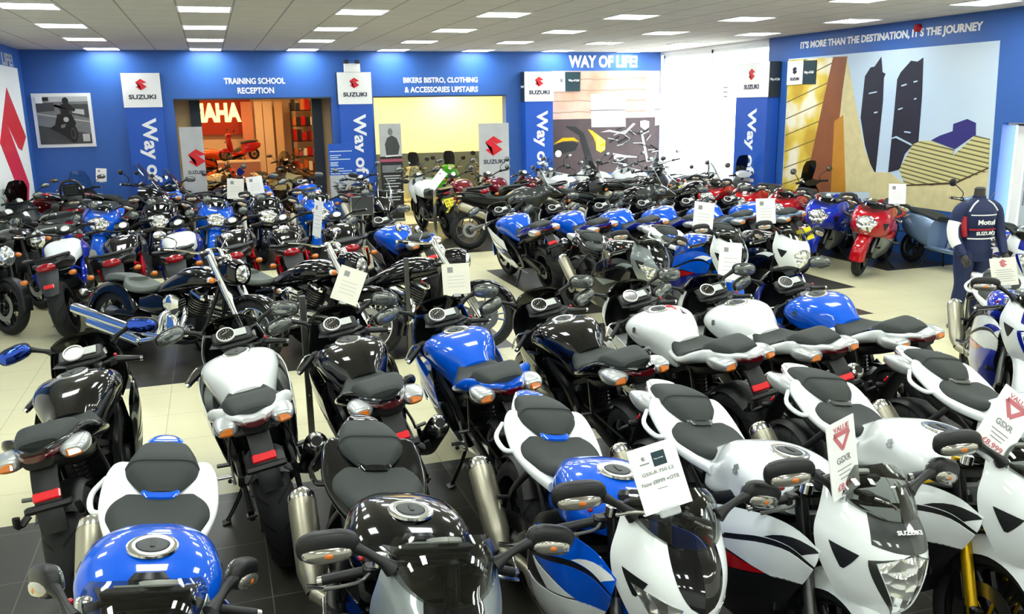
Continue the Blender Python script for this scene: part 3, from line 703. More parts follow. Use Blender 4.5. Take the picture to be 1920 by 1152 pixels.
def naked_kit():
    K = Kit((.42, 0, .9), 25)
    wheel(K, 'front_wheel', .72, .298, .298, .12, .215, discs=(.068, -.068), steer=True, rim='c_rim')
    wheel(K, 'rear_wheel', -.70, .312, .312, .17, .215, discs=(-.09,), disc_r=.11, sprocket=.09, rim='c_rim')
    fork(K, (.42, 0, .95), (.705, 0, .31), low='metal_grey', up='metal_grey')
    g = MB(); G = []
    for a in np.linspace(R(0), R(125), 6):
        rr = .33; c, s = math.cos(a), math.sin(a)
        G.append([(.72+c*rr, 0, .298+s*rr), (.72+c*rr*.985, .045, .298+s*rr*.985), (.72+c*rr*.9, .07, .298+s*rr*.9)])
    g.surf(G, 'plastic_black', side=1); g.mirror(); K.add('front_mudguard', g, steer=True)
    f = MB()
    for s in (1, -1):
        f.tube([(.40, s*.04, .84), (.20, s*.15, .74), (-.05, s*.17, .60), (-.15, s*.15, .42)], .018, 'c_frame', 8)
        f.tube([(.40, s*.04, .76), (.18, s*.16, .60), (-.10, s*.16, .44)], .018, 'c_frame', 8)
        for a, b in (((.27, .11, .78), (.22, .15, .62)), ((.17, .16, .72), (.06, .17, .54)), ((.03, .17, .65), (-.06, .165, .46))):
            f.cyl((a[0], s*a[1], a[2]), (b[0], s*b[1], b[2]), .013, key='c_frame')
        f.tube([(-.05, s*.14, .62), (-.30, s*.12, .70), (-.75, s*.09, .78)], .015, 'c_frame', 8)
        f.tube([(-.15, s*.15, .40), (-.38, s*.20, .50), (-.62, s*.19, .72)], .016, 'c_frame2', 8)
    K.add('frame', f); engine(K, (.10, 0, .42), .38, 'engine_black', 'metal_grey')
    r = MB(); r.box((.42, 0, .55), (.035, .30, .26), 'engine_black', (0, R(-12), 0)); K.add('radiator', r)
    s_ = MB()
    for s in (1, -1): s_.bar([(-.13, s*.13, .42), (-.40, s*.14, .38), (-.71, s*.13, .315)], .03, .06, 'frame_black')
    s_.cyl((-.70, -.15, .313), (-.70, .15, .313), .015, key='metal_grey'); K.add('swingarm', s_)
    e = MB(); e.tube([(.0, -.08, .2), (-.2, -.15, .26), (-.32, -.19, .31), (-.36, -.20, .33), (-.72, -.23, .43), (-.76, -.23, .44)], [.025, .025, .035, .06, .065, .05], 'c_pipe', 16, 2); K.add('silencer', e)
    t = MB(); t.loft([(-.13, [(0, .80), (.06, .80), (.10, .78), (.12, .73), (.11, .67), (0, .65)]),
                      (-.02, [(0, .89), (.09, .885), (.145, .85), (.16, .78), (.14, .71), (0, .68)]),
                      (.12, [(0, .945), (.12, .935), (.185, .89), (.20, .81), (.17, .73), (0, .70)]),
                      (.26, [(0, .945), (.12, .935), (.185, .89), (.20, .82), (.17, .75), (0, .72)]),
                      (.38, [(0, .90), (.08, .89), (.13, .86), (.14, .82), (.12, .77), (0, .75)])], 'c_tank', 4, 4)
    ti = K.add('fuel_tank', t)
    for s in (1, -1):
        t = MB(); t.surf([[(.42, s*.12, .88), (.28, s*.19, .90), (.12, s*.20, .87)], [(.46, s*.19, .80), (.28, s*.235, .80), (.08, s*.20, .78)], [(.40, s*.17, .68), (.25, s*.215, .70), (.06, s*.19, .71)]], 'c_shroud', side=-s, thick=.006, off=.01); K.add('tank_shroud', t)
    c = MB(); c.lathe([(.0, .05), (.01, .048), (.012, .03), (.012, 0)], (.19, 0, .945), 'metal_bright', 24, axis='z'); K.add('filler_cap', c, ti)
    s = MB(); s.loft([(-.08, [(0, .83), (.06, .825), (.09, .81), (.09, .77), (0, .75)]), (-.22, [(0, .80), (.12, .80), (.155, .785), (.155, .75), (0, .73)]), (-.36, [(0, .81), (.13, .815), (.165, .80), (.165, .76), (0, .74)]),
                      (-.42, [(0, .855), (.12, .85), (.15, .83), (.15, .78), (0, .76)]), (-.60, [(0, .875), (.11, .87), (.14, .85), (.14, .81), (0, .79)]), (-.76, [(0, .875), (.08, .87), (.10, .855), (.10, .82), (0, .80)])], 'seat_vinyl', 4, 4)
    K.add('seat', s)
    t = MB(); t.loft([(-.15, [(0, .76), (.13, .765), (.15, .75), (.13, .70), (0, .68)]), (-.40, [(0, .77), (.16, .785), (.18, .765), (.15, .71), (0, .69)]), (-.62, [(0, .81), (.15, .825), (.165, .80), (.13, .75), (0, .73)]), (-.80, [(0, .83), (.12, .84), (.13, .815), (.10, .77), (0, .75)]), (-.86, [(0, .82), (.09, .825), (.10, .805), (.07, .775), (0, .77)])], 'c_tail', 4, 4)
    K.add('tail_cowl', t)
    g = MB(); g.tube([(-.45, .155, .84), (-.60, .20, .875), (-.78, .20, .895), (-.92, .12, .90), (-.95, 0, .90), (-.92, -.12, .90), (-.78, -.20, .895), (-.60, -.20, .875), (-.45, -.155, .84)], .018, 'plastic_black', 10, 4); K.add('grab_rail', g)
    l = MB(); l.ball((-.845, 0, .80), (.055, .10, .045), 'lens_red', 24, 12); K.add('tail_light', l)
    p = MB(); p.surf([[(-.85, -.11, .77), (-.87, 0, .77), (-.85, .11, .77)], [(-.93, -.10, .66), (-.955, 0, .66), (-.93, .10, .66)], [(-.97, -.07, .53), (-.99, 0, .52), (-.97, .07, .53)]], 'plastic_grey', side=1, thick=.006); pi = K.add('rear_mudguard', p)
    q = MB(); q.box((-.985, 0, .62), (.015, .10, .042), 'reflector_red', (0, R(22), 0), bev=.005); K.add('red_reflector', q, pi)
    stalk_signal(K, -.86, .235, .70)
    headlamp(K, (.60, 0, .84), .10, 'c_nose', 1.15); stalk_signal(K, .52, .19, .86, steer=True)
    instruments(K, .48, 1.02); bars(K, round_m=True)
    for s in (1, -1):
        p = MB(); p.bar([(-.16, s*.175, .47), (-.27, s*.185, .36)], .012, .05, 'metal_grey'); p.cyl((-.22, s*.18, .38), (-.22, s*.27, .39), .012, key='metal_grey'); K.add('footpeg', p)
    p = MB(); p.tube([(-.04, .13, .26), (-.08, .28, .055)], .012, 'frame_black', 8, 0); p.box((-.085, .285, .05), (.07, .05, .008), 'frame_black', (R(-9), 0, 0)); K.add('side_stand', p)
    return K

def cruiser_kit():
    K = Kit((.55, 0, .85), 32)
    wheel(K, 'front_wheel', .95, .325, .325, .13, .235, discs=(.07, -.07), steer=True, rim='metal_bright')
    wheel(K, 'rear_wheel', -.72, .33, .33, .24, .23, discs=(-.12,), disc_r=.13, rim='metal_bright')
    a, b = Vector((.50, 0, 1.02)), Vector((.94, 0, .33))
    for s in (1, -1):
        f = MB(); Y = Vector((0, s*.115, 0)); f.cyl(b+Y, b.lerp(a, .42)+Y, .030, key='chrome'); f.cyl(b.lerp(a, .42)+Y, a+Y, .036, .034, key='metal_bright'); f.box(b+Y, (.08, .05, .09), 'chrome', bev=.012); K.add('fork_leg', f, steer=True)
    g = MB(); G = []
    for t in np.linspace(R(-15), R(150), 8):
        rr = .365; c, s = math.cos(t), math.sin(t); G.append([(.95+c*rr, 0, .325+s*rr), (.95+c*rr*.98, .06, .325+s*rr*.98), (.95+c*rr*.88, .085, .325+s*rr*.88)])
    g.surf(G, 'c_tank', side=1); g.mirror(); K.add('front_mudguard', g, steer=True)
    g = MB(); G = []
    for t in np.linspace(R(20), R(195), 9):
        rr = .385; c, s = math.cos(t), math.sin(t); G.append([(-.72+c*rr, 0, .33+s*rr), (-.72+c*rr*.98, .10, .33+s*rr*.98), (-.72+c*rr*.86, .15, .33+s*rr*.86), (-.72+c*rr*.7, .155, .33+s*rr*.7)])
    g.surf(G, 'c_tank', side=1); g.mirror(); fi = K.add('rear_mudguard', g)
    l = MB(); l.ball((-1.09, 0, .52), (.035, .075, .045), 'lens_red', 16, 10); K.add('tail_light', l, fi)
    p = MB(); p.bar([(-1.08, 0, .45), (-1.14, 0, .36)], .02, .03, 'chrome'); pi = K.add('plate_bracket', p); stalk_signal(K, -1.02, .20, .58, stem='chrome'); stalk_signal(K, .62, .22, .80, steer=True, stem='chrome')
    f = MB()
    for s in (1, -1):
        f.tube([(.54, s*.03, .84), (.20, s*.08, .74), (-.20, s*.12, .58), (-.42, s*.15, .42)], .022, 'frame_black', 8); f.tube([(.56, s*.03, .76), (.48, s*.10, .40), (.34, s*.13, .20), (-.15, s*.14, .19), (-.38, s*.14, .34)], .02, 'frame_black', 8)
        f.bar([(-.38, s*.15, .40), (-.60, s*.16, .40), (-.74, s*.155, .335)], .035, .07, 'frame_black')
    K.add('frame', f)
    # V-twin: finned cylinders, chrome air cleaner and cases
    e = MB(); e.box((.10, 0, .34), (.46, .28, .24), 'engine_black', bev=.04)
    for an, x0 in ((-27, .02), (27, .20)):
        M_ = Matrix.Translation((x0, 0, .40))@Matrix.Rotation(R(an), 4, 'Y'); q = MB()
        for k in range(9): q.lathe([(k*.024, .07), (k*.024, .10), (k*.024+.010, .10), (k*.024+.010, .07)], (0, 0, .02), 'metal_grey', 20, axis='z')
        q.lathe([(0, .075), (.24, .075)], (0, 0, 0), 'engine_black', 16, axis='z'); q.box((0, 0, .27), (.20, .20, .07), 'chrome', bev=.025); e_ = q.xf(M_)
        for key in q.mk: e.mi(key)
        o = len(e.v); e.v += q.v; e.fm += [e.mk.index(q.mk[i]) for i in q.fm]; e.f += [tuple(i+o for i in f_) for f_ in q.f]
    ei = K.add('engine', e)
    for s in (1, -1):
        c = MB(); c.lathe([(s*.13, 0), (s*.13, .13), (s*.17, .125), (s*.195, .10), (s*.20, .05), (s*.205, 0)], (.06, 0, .33), 'chrome', 28); c.lathe([(s*.13, 0), (s*.13, .07), (s*.18, .06), (s*.19, 0)], (.28, 0, .30), 'chrome', 20); K.add('engine_cover', c, ei, label='polished chrome engine cover')
    c = MB(); c.loft([(.02, [(0, .60), (.03, .60), (.05, .57), (.04, .50), (0, .46)]), (.11, [(0, .64), (.05, .635), (.075, .60), (.05, .48), (0, .40)]), (.21, [(0, .60), (.03, .60), (.05, .57), (.04, .50), (0, .47)])], 'chrome', 4, 4); c.xf(Matrix.Translation((0, -.15, .0))); K.add('air_cleaner', c, ei, label='chrome shield-shaped air cleaner')
    # two long pipes on the right
    for k, (dz, dx) in enumerate(((.0, 0), (-.115, .22))):
        e = MB(); e.tube([(.26-.2*k, -.15, .50-.03*k), (.30-.28*k, -.21, .42), (.20-.24*k+.05, -.235, .27+.0*k), (-.05, -.24, .235+dz*.3), (-.25, -.245, .27+dz)], [.026, .026, .026, .028, .034], 'chrome', 12)
        e.tube([(-.25+dx*.2, -.245, .27+dz), (-.33+dx*.5, -.245, .275+dz), (-1.02+dx, -.25, .40+dz), (-1.10+dx, -.25, .415+dz)], [.034, .052, .055, .052], 'chrome', 18, sm=0, caps=False)
        e.tube([(-1.09+dx, -.25, .413+dz), (-1.0+dx, -.25, .40+dz)], [.046, .044], 'frame_black', 16, sm=0); K.add('exhaust_pipe', e, label='long chrome exhaust pipe')
    t = MB(); t.loft([(-.22, [(0, .66), (.05, .655), (.08, .63), (.08, .60), (0, .58)]), (-.08, [(0, .75), (.10, .74), (.15, .70), (.155, .65), (.12, .61), (0, .60)][:5]+[(0, .60)]) if False else (-.08, [(0, .75), (.10, .735), (.15, .68), (.13, .62), (0, .60)]),
                      (.10, [(0, .84), (.13, .82), (.185, .75), (.16, .66), (0, .63)]), (.28, [(0, .885), (.14, .865), (.195, .79), (.165, .70), (0, .66)]), (.42, [(0, .88), (.12, .86), (.165, .80), (.14, .73), (0, .70)]), (.52, [(0, .84), (.07, .83), (.10, .80), (.08, .76), (0, .74)])], 'c_tank', 4, 4)
    ti = K.add('fuel_tank', t)
    c = MB(); c.loft([(.05, [(0, .835), (.03, .832), (.035, .825), (0, .81)]), (.18, [(0, .892), (.05, .887), (.06, .875), (0, .84)]), (.36, [(0, .912), (.05, .908), (.06, .89), (0, .86)]), (.48, [(0, .89), (.03, .885), (.04, .87), (0, .84)])], 'chrome', 4, 4); K.add('tank_console', c, ti, label='chrome console on top of the tank')
    s = MB(); s.loft([(-.10, [(0, .73), (.05, .725), (.07, .70), (.06, .67), (0, .66)]), (-.22, [(0, .68), (.13, .685), (.17, .665), (.165, .63), (0, .61)]), (-.36, [(0, .665), (.17, .68), (.215, .665), (.21, .62), (0, .60)]), (-.48, [(0, .70), (.16, .72), (.20, .705), (.19, .65), (0, .63)]), (-.54, [(0, .765), (.11, .76), (.14, .74), (.13, .69), (0, .67)])], 'c_seat', 4, 4); K.add('rider_seat', s)
    s = MB(); s.loft([(-.50, [(0, .755), (.09, .755), (.115, .74), (.11, .70), (0, .69)]), (-.65, [(0, .785), (.10, .78), (.125, .76), (.12, .72), (0, .70)]), (-.82, [(0, .775), (.08, .77), (.10, .75), (.10, .70), (0, .68)]), (-.90, [(0, .74), (.05, .735), (.06, .72), (.06, .69), (0, .68)])], 'c_seat', 4, 4); K.add('pillion_seat', s)
    c = MB()
    for s in (1, -1): c.loft([(-.30, [(0, .58), (.02, .57), (.03, .52), (.02, .46), (0, .45)]), (-.12, [(0, .62), (.03, .61), (.045, .54), (.03, .44), (0, .43)]), (.0, [(0, .60), (.02, .59), (.03, .54), (.02, .47), (0, .46)])], 'chrome' if s < 0 else 'c_tank', 3, 3) if s > 0 else None
    c.xf(Matrix.Translation((0, .16, 0))); q = c.flipped(); o = len(c.v); c.v += q.v; c.f += [tuple(i+o for i in f_) for f_ in q.f]; c.fm += q.fm; K.add('side_cover', c)
    h = MB(); h.loft([(.60, [(0, .99), (.09, .97), (.12, .88), (.09, .78), (0, .76)]), (.72, [(0, 1.0), (.10, .98), (.13, .89), (.10, .78), (0, .75)]), (.80, [(0, .965), (.085, .95), (.11, .87), (.085, .785), (0, .76)])], 'c_tank', 4, 4); hi = K.add('headlamp_cowl', h, steer=True)
    g = MB(); g.ball((.775, 0, .865), (.06, .10, .095), 'headlight_facets', 20, 12); K.add('headlight', g, hi, True)
    c = MB(); c.box((.50, 0, 1.0), (.09, .28, .03), 'chrome', bev=.012); c.box((.56, 0, .86), (.08, .28, .03), 'chrome', bev=.012); c.cyl((.50, .07, 1.0), (.46, .07, 1.07), .02, key='chrome'); c.cyl((.50, -.07, 1.0), (.46, -.07, 1.07), .02, key='chrome'); K.add('steering_clamp', c, steer=True)
    bars(K, .42, 1.06, .20, .46, 1.08, chrome_m=True, my=.04, mz=.13, round_m=False)
    for s in (1, -1):
        p = MB(); p.tube([(.30, s*.12, .28), (.42, s*.22, .30)], .014, 'chrome', 8, 0); p.cyl((.42, s*.20, .30), (.42, s*.34, .30), .016, key='metal_grey'); K.add('footpeg', p)
    p = MB(); p.tube([(.05, .14, .22), (.0, .30, .06)], .013, 'frame_black', 8, 0); p.box((0, .305, .055), (.08, .05, .008), 'frame_black', (R(-9), 0, 0)); K.add('side_stand', p)
    return K

def adventure_kit(yellow=False):
    K = Kit((.50, 0, .95), 26)
    wheel(K, 'front_wheel', .78, .325, .325, .115, .24, discs=(.065, -.065), steer=True, rim='c_rim')
    wheel(K, 'rear_wheel', -.76, .32, .32, .16, .22, discs=(-.09,), disc_r=.12, sprocket=.09, rim='c_rim')
    fork(K, (.45, 0, 1.03), (.77, 0, .33), low='metal_grey', up='frame_black', split=.4)
    g = MB(); G = []
    for a in np.linspace(R(0), R(125), 6):
        rr = .36; c, s = math.cos(a), math.sin(a); G.append([(.78+c*rr, 0, .325+s*rr), (.78+c*rr*.985, .05, .325+s*rr*.985), (.78+c*rr*.9, .07, .325+s*rr*.9)])
    g.surf(G, 'plastic_black', side=1); g.mirror(); K.add('front_mudguard', g, steer=True)
    f = MB()
    for s in (1, -1):
        f.bar([(.44, s*.05, .90), (.25, s*.15, .80), (.0, s*.17, .62), (-.18, s*.15, .45)], .04, .08, 'c_frame'); f.bar([(-.12, s*.13, .62), (-.45, s*.12, .76), (-.85, s*.09, .86)], .025, .035, 'frame_black')
    K.add('frame', f); engine(K, (.10, 0, .45), .38, 'engine_black', 'metal_grey')
    r = MB(); r.box((.45, 0, .60), (.04, .32, .26), 'engine_black', (0, R(-12), 0)); K.add('radiator', r)
    s_ = MB()
    for s in (1, -1): s_.bar([(-.16, s*.13, .45), (-.45, s*.14, .40), (-.77, s*.13, .322)], .03, .07, 'metal_grey')
    s_.cyl((-.76, -.15, .32), (-.76, .15, .32), .016, key='metal_grey'); K.add('swingarm', s_)
    e = MB(); e.tube([(.0, -.08, .25), (-.22, -.17, .36), (-.34, -.20, .47), (-.40, -.20, .50), (-.88, -.22, .70), (-.93, -.22, .72)], [.025, .025, .03, .07, .075, .055], 'titanium', 18, 2); K.add('silencer', e, label='stubby grey silencer')
    t = MB(); t.loft([(-.10, [(0, .87), (.07, .865), (.11, .84), (.13, .78), (.11, .70), (0, .68)]), (.03, [(0, .955), (.11, .945), (.16, .90), (.18, .80), (.15, .72), (0, .70)]), (.18, [(0, 1.0), (.13, .99), (.20, .93), (.21, .83), (.18, .75), (0, .73)]), (.32, [(0, .99), (.12, .98), (.185, .93), (.20, .85), (.17, .78), (0, .76)]), (.42, [(0, .95), (.08, .94), (.12, .91), (.13, .86), (.11, .82), (0, .80)])], 'c_tank', 4, 4)
    ti = K.add('fuel_tank', t); c = MB(); c.lathe([(.0, .05), (.01, .048), (.012, 0)], (.22, 0, 1.0), 'metal_bright', 20, axis='z'); K.add('filler_cap', c, ti)
    for s in (1, -1):
        a = MB(); a.surf([[(.66, .10, .98), (.50, .19, 1.0), (.32, .22, .97), (.18, .21, .93)], [(.68, .14, .88), (.52, .235, .86), (.34, .26, .84), (.16, .23, .82)], [(.58, .15, .78), (.46, .22, .72), (.32, .24, .70), (.18, .22, .72)], [(.48, .14, .66), (.40, .18, .60), (.32, .20, .58), (.26, .19, .62)]], 'c_fair', side=-1, thick=.006)
        K.add('side_fairing', a if s > 0 else a.flipped())
    n = MB(); n.loft([(.52, [(0, 1.05), (.11, 1.03), (.16, .96), (.13, .86), (0, .84)]), (.64, [(0, 1.03), (.11, 1.01), (.15, .94), (.11, .85), (0, .82)]), (.76, [(0, .96), (.07, .95), (.10, .90), (.07, .84), (0, .82)]), (.90, [(0, .86), (.03, .86), (.05, .845), (.03, .83), (0, .83)])], 'c_nose', 4, 4); ni = K.add('nose_cowl', n)
    for s in (1, -1):
        h = MB(); h.ball((.70, s*.065, .92), (.065, .055, .05), 'headlight_facets', 16, 10); K.add('headlight', h, ni)
    w = MB(); W = [[(.66, 0, 1.02), (.64, .09, 1.02), (.58, .15, 1.01)], [(.60, 0, 1.14), (.58, .095, 1.14), (.53, .16, 1.11)], [(.54, 0, 1.26), (.53, .08, 1.25), (.49, .13, 1.22)], [(.50, 0, 1.33), (.49, .05, 1.32), (.475, .08, 1.30)]]
    w.surf(W, 'c_screen', side=-1, thick=.003); w.mirror(); K.add('windscreen', w)
    s = MB(); s.loft([(-.02, [(0, .90), (.07, .895), (.10, .87), (.10, .82), (0, .80)]), (-.18, [(0, .855), (.13, .855), (.165, .84), (.165, .79), (0, .77)]), (-.34, [(0, .86), (.145, .865), (.18, .85), (.18, .80), (0, .78)]), (-.42, [(0, .895), (.13, .895), (.165, .87), (.165, .81), (0, .79)]), (-.62, [(0, .915), (.12, .91), (.155, .89), (.15, .84), (0, .82)]), (-.82, [(0, .92), (.09, .915), (.12, .895), (.12, .86), (0, .84)])], 'c_seat', 4, 4); K.add('seat', s)
    t = MB(); t.loft([(-.15, [(0, .78), (.15, .79), (.17, .77), (.13, .70), (0, .68)]), (-.50, [(0, .80), (.165, .82), (.18, .79), (.13, .72), (0, .70)]), (-.82, [(0, .86), (.12, .87), (.13, .85), (.09, .80), (0, .78)]), (-.95, [(0, .88), (.06, .88), (.07, .865), (.05, .84), (0, .83)])], 'c_tail', 4, 4); K.add('tail_cowl', t)
    g = MB()
    for s in (1, -1): g.tube([(-.48, s*.17, .86), (-.62, s*.20, .91), (-.92, s*.15, .94)], .014, 'c_rack', 8)
    g.box((-.93, 0, .935), (.20, .26, .016), 'c_rack', bev=.006); K.add('luggage_rack', g)
    l = MB(); l.ball((-.96, 0, .86), (.035, .07, .03), 'lens_red', 16, 8); K.add('tail_light', l); stalk_signal(K, -.92, .21, .80)
    p = MB(); p.surf([[(-.94, -.08, .82), (-.96, 0, .82), (-.94, .08, .82)], [(-1.06, -.08, .62), (-1.08, 0, .62), (-1.06, .08, .62)]], 'plastic_black', side=1, thick=.008); pi = K.add('rear_mudguard', p)
    plate(K, -1.07, .70, tilt=30, parent=pi)
    instruments(K, .50, 1.08, steer=False); bars(K, .41, 1.12, .27, .42, 1.08, my=.02, mz=.17, round_m=False)
    for s in (1, -1):
        p = MB(); p.bar([(-.16, s*.175, .50), (-.27, s*.185, .38)], .012, .05, 'metal_grey'); p.cyl((-.22, s*.18, .40), (-.22, s*.28, .40), .012, key='metal_grey'); K.add('footpeg', p)
    p = MB(); p.tube([(-.04, .13, .28), (-.08, .30, .055)], .012, 'frame_black', 8, 0); p.box((-.085, .305, .05), (.07, .05, .008), 'frame_black', (R(-9), 0, 0)); K.add('side_stand', p)
    return K

def maxi_scooter_kit():
    K = Kit((.60, 0, .9), 26)
    wheel(K, 'front_wheel', .80, .27, .27, .12, .18, discs=(.065, -.065), steer=True, rim='c_rim', disc_r=.13)
    wheel(K, 'rear_wheel', -.78, .27, .27, .16, .17, rim='c_rim')
    fork(K, (.62, 0, .60), (.79, 0, .28), low='metal_grey', caliper=False)
    g = MB(); G = []
    for a in np.linspace(R(-5), R(150), 6):
        rr = .30; c, s = math.cos(a), math.sin(a); G.append([(.80+c*rr, 0, .27+s*rr), (.80+c*rr*.98, .06, .27+s*rr*.98), (.80+c*rr*.85, .085, .27+s*rr*.85)])
    g.surf(G, 'c_body', side=1); g.mirror(); K.add('front_mudguard', g, steer=True)
    b = MB(); b.loft([(-1.08, [(0, .80), (.08, .79), (.12, .74), (.10, .68), (0, .66)]), (-.92, [(0, .83), (.16, .82), (.22, .74), (.18, .58), (0, .56)]), (-.65, [(0, .80), (.20, .79), (.265, .70), (.24, .50), (0, .48)]), (-.35, [(0, .68), (.20, .67), (.27, .60), (.25, .42), (0, .40)]), (-.05, [(0, .62), (.17, .61), (.25, .50), (.26, .34), (0, .26)]), (.20, [(0, .66), (.14, .63), (.25, .46), (.27, .30), (0, .22)]), (.42, [(0, .86), (.16, .82), (.26, .62), (.25, .36), (0, .28)]), (.55, [(0, .94), (.20, .90), (.27, .70), (.22, .50), (0, .46)])], 'c_body', 4, 4); bi = K.add('body_shell', b)
    n = MB(); n.loft([(.50, [(0, .98), (.20, .94), (.28, .78), (.22, .56), (0, .52)]), (.68, [(0, .96), (.19, .92), (.26, .78), (.19, .60), (0, .56)]), (.84, [(0, .86), (.14, .84), (.19, .76), (.13, .64), (0, .60)]), (.95, [(0, .75), (.06, .74), (.08, .71), (.05, .67), (0, .66)])], 'c_body', 4, 4); ni = K.add('nose_cowl', n)
    for s in (1, -1):
        h = MB(); h.ball((.83, s*.12, .77), (.08, .07, .045), 'headlight_facets', 16, 10); K.add('headlight', h, ni)
        a = MB(); a.surf([[(.40, .262, .52), (.0, .27, .50), (-.40, .278, .58), (-.85, .235, .73)], [(.40, .268, .46), (.0, .272, .45), (-.40, .275, .54), (-.85, .225, .70)]], 'c_trim', side=-1, off=.006, thick=.006); K.add('side_trim', a if s > 0 else a.flipped(), bi)
    w = MB(); W = [[(.80, 0, .90), (.76, .12, .91), (.64, .20, .93)], [(.68, 0, 1.06), (.65, .12, 1.06), (.56, .19, 1.05)], [(.55, 0, 1.22), (.53, .11, 1.21), (.46, .17, 1.18)], [(.46, 0, 1.32), (.45, .08, 1.31), (.42, .12, 1.29)]]
    w.surf(W, 'c_screen', side=-1, thick=.004); w.mirror(); K.add('windscreen', w)
    s = MB(); s.loft([(.02, [(0, .66), (.07, .655), (.10, .63), (.10, .60), (0, .58)]), (-.16, [(0, .76), (.15, .755), (.20, .73), (.20, .66), (0, .64)]), (-.34, [(0, .765), (.17, .765), (.225, .74), (.22, .67), (0, .65)]), (-.42, [(0, .84), (.15, .83), (.19, .79), (.19, .70), (0, .68)]), (-.50, [(0, .86), (.16, .855), (.205, .83), (.20, .77), (0, .74)]), (-.75, [(0, .875), (.16, .87), (.20, .85), (.20, .80), (0, .78)]), (-.92, [(0, .88), (.10, .875), (.13, .86), (.13, .82), (0, .80)])], 'seat_vinyl', 4, 4); K.add('seat', s)
    g = MB()
    for s in (1, -1): g.tube([(-.60, s*.23, .80), (-.78, s*.245, .87), (-.98, s*.16, .90)], .016, 'c_trim', 8)
    K.add('grab_rail', g)
    l = MB(); l.loft([(-1.0, [(0, .78), (.13, .775), (.15, .75), (.13, .73), (0, .725)]), (-1.09, [(0, .775), (.09, .77), (.11, .75), (.09, .735), (0, .73)])], 'lens_red', 3, 3); K.add('tail_light', l)
    e = MB(); e.tube([(-.30, -.22, .25), (-.42, -.26, .28), (-.88, -.28, .42), (-.94, -.28, .44)], [.03, .07, .075, .055], 'metal_grey', 16, 2); K.add('silencer', e)
    f = MB()
    for s in (1, -1): f.bar([(-.35, s*.13, .32), (-.80, s*.13, .27)], .04, .09, 'engine_black')
    K.add('swingarm', f)
    instruments(K, .50, .98, steer=False, r=.055); bars(K, .36, 1.0, .30, .42, .97, my=.05, mz=.18, round_m=False)
    p = MB(); p.tube([(-.10, .10, .28), (-.14, .24, .02)], .014, 'frame_black', 8, 0); p.tube([(-.10, -.10, .28), (-.14, -.24, .02)], .014, 'frame_black', 8, 0); K.add('centre_stand', p)
    b = MB(); b.tube([(-.90, .16, .90), (-.97, .17, 1.05), (-1.0, .12, 1.20), (-1.0, 0, 1.24), (-1.0, -.12, 1.20), (-.97, -.17, 1.05), (-.90, -.16, .90)], .022, 'c_body', 10, 4); b.box((-.965, 0, 1.08), (.05, .24, .20), 'seat_vinyl', (0, R(-12), 0), bev=.03); K.add('backrest', b)
    return K

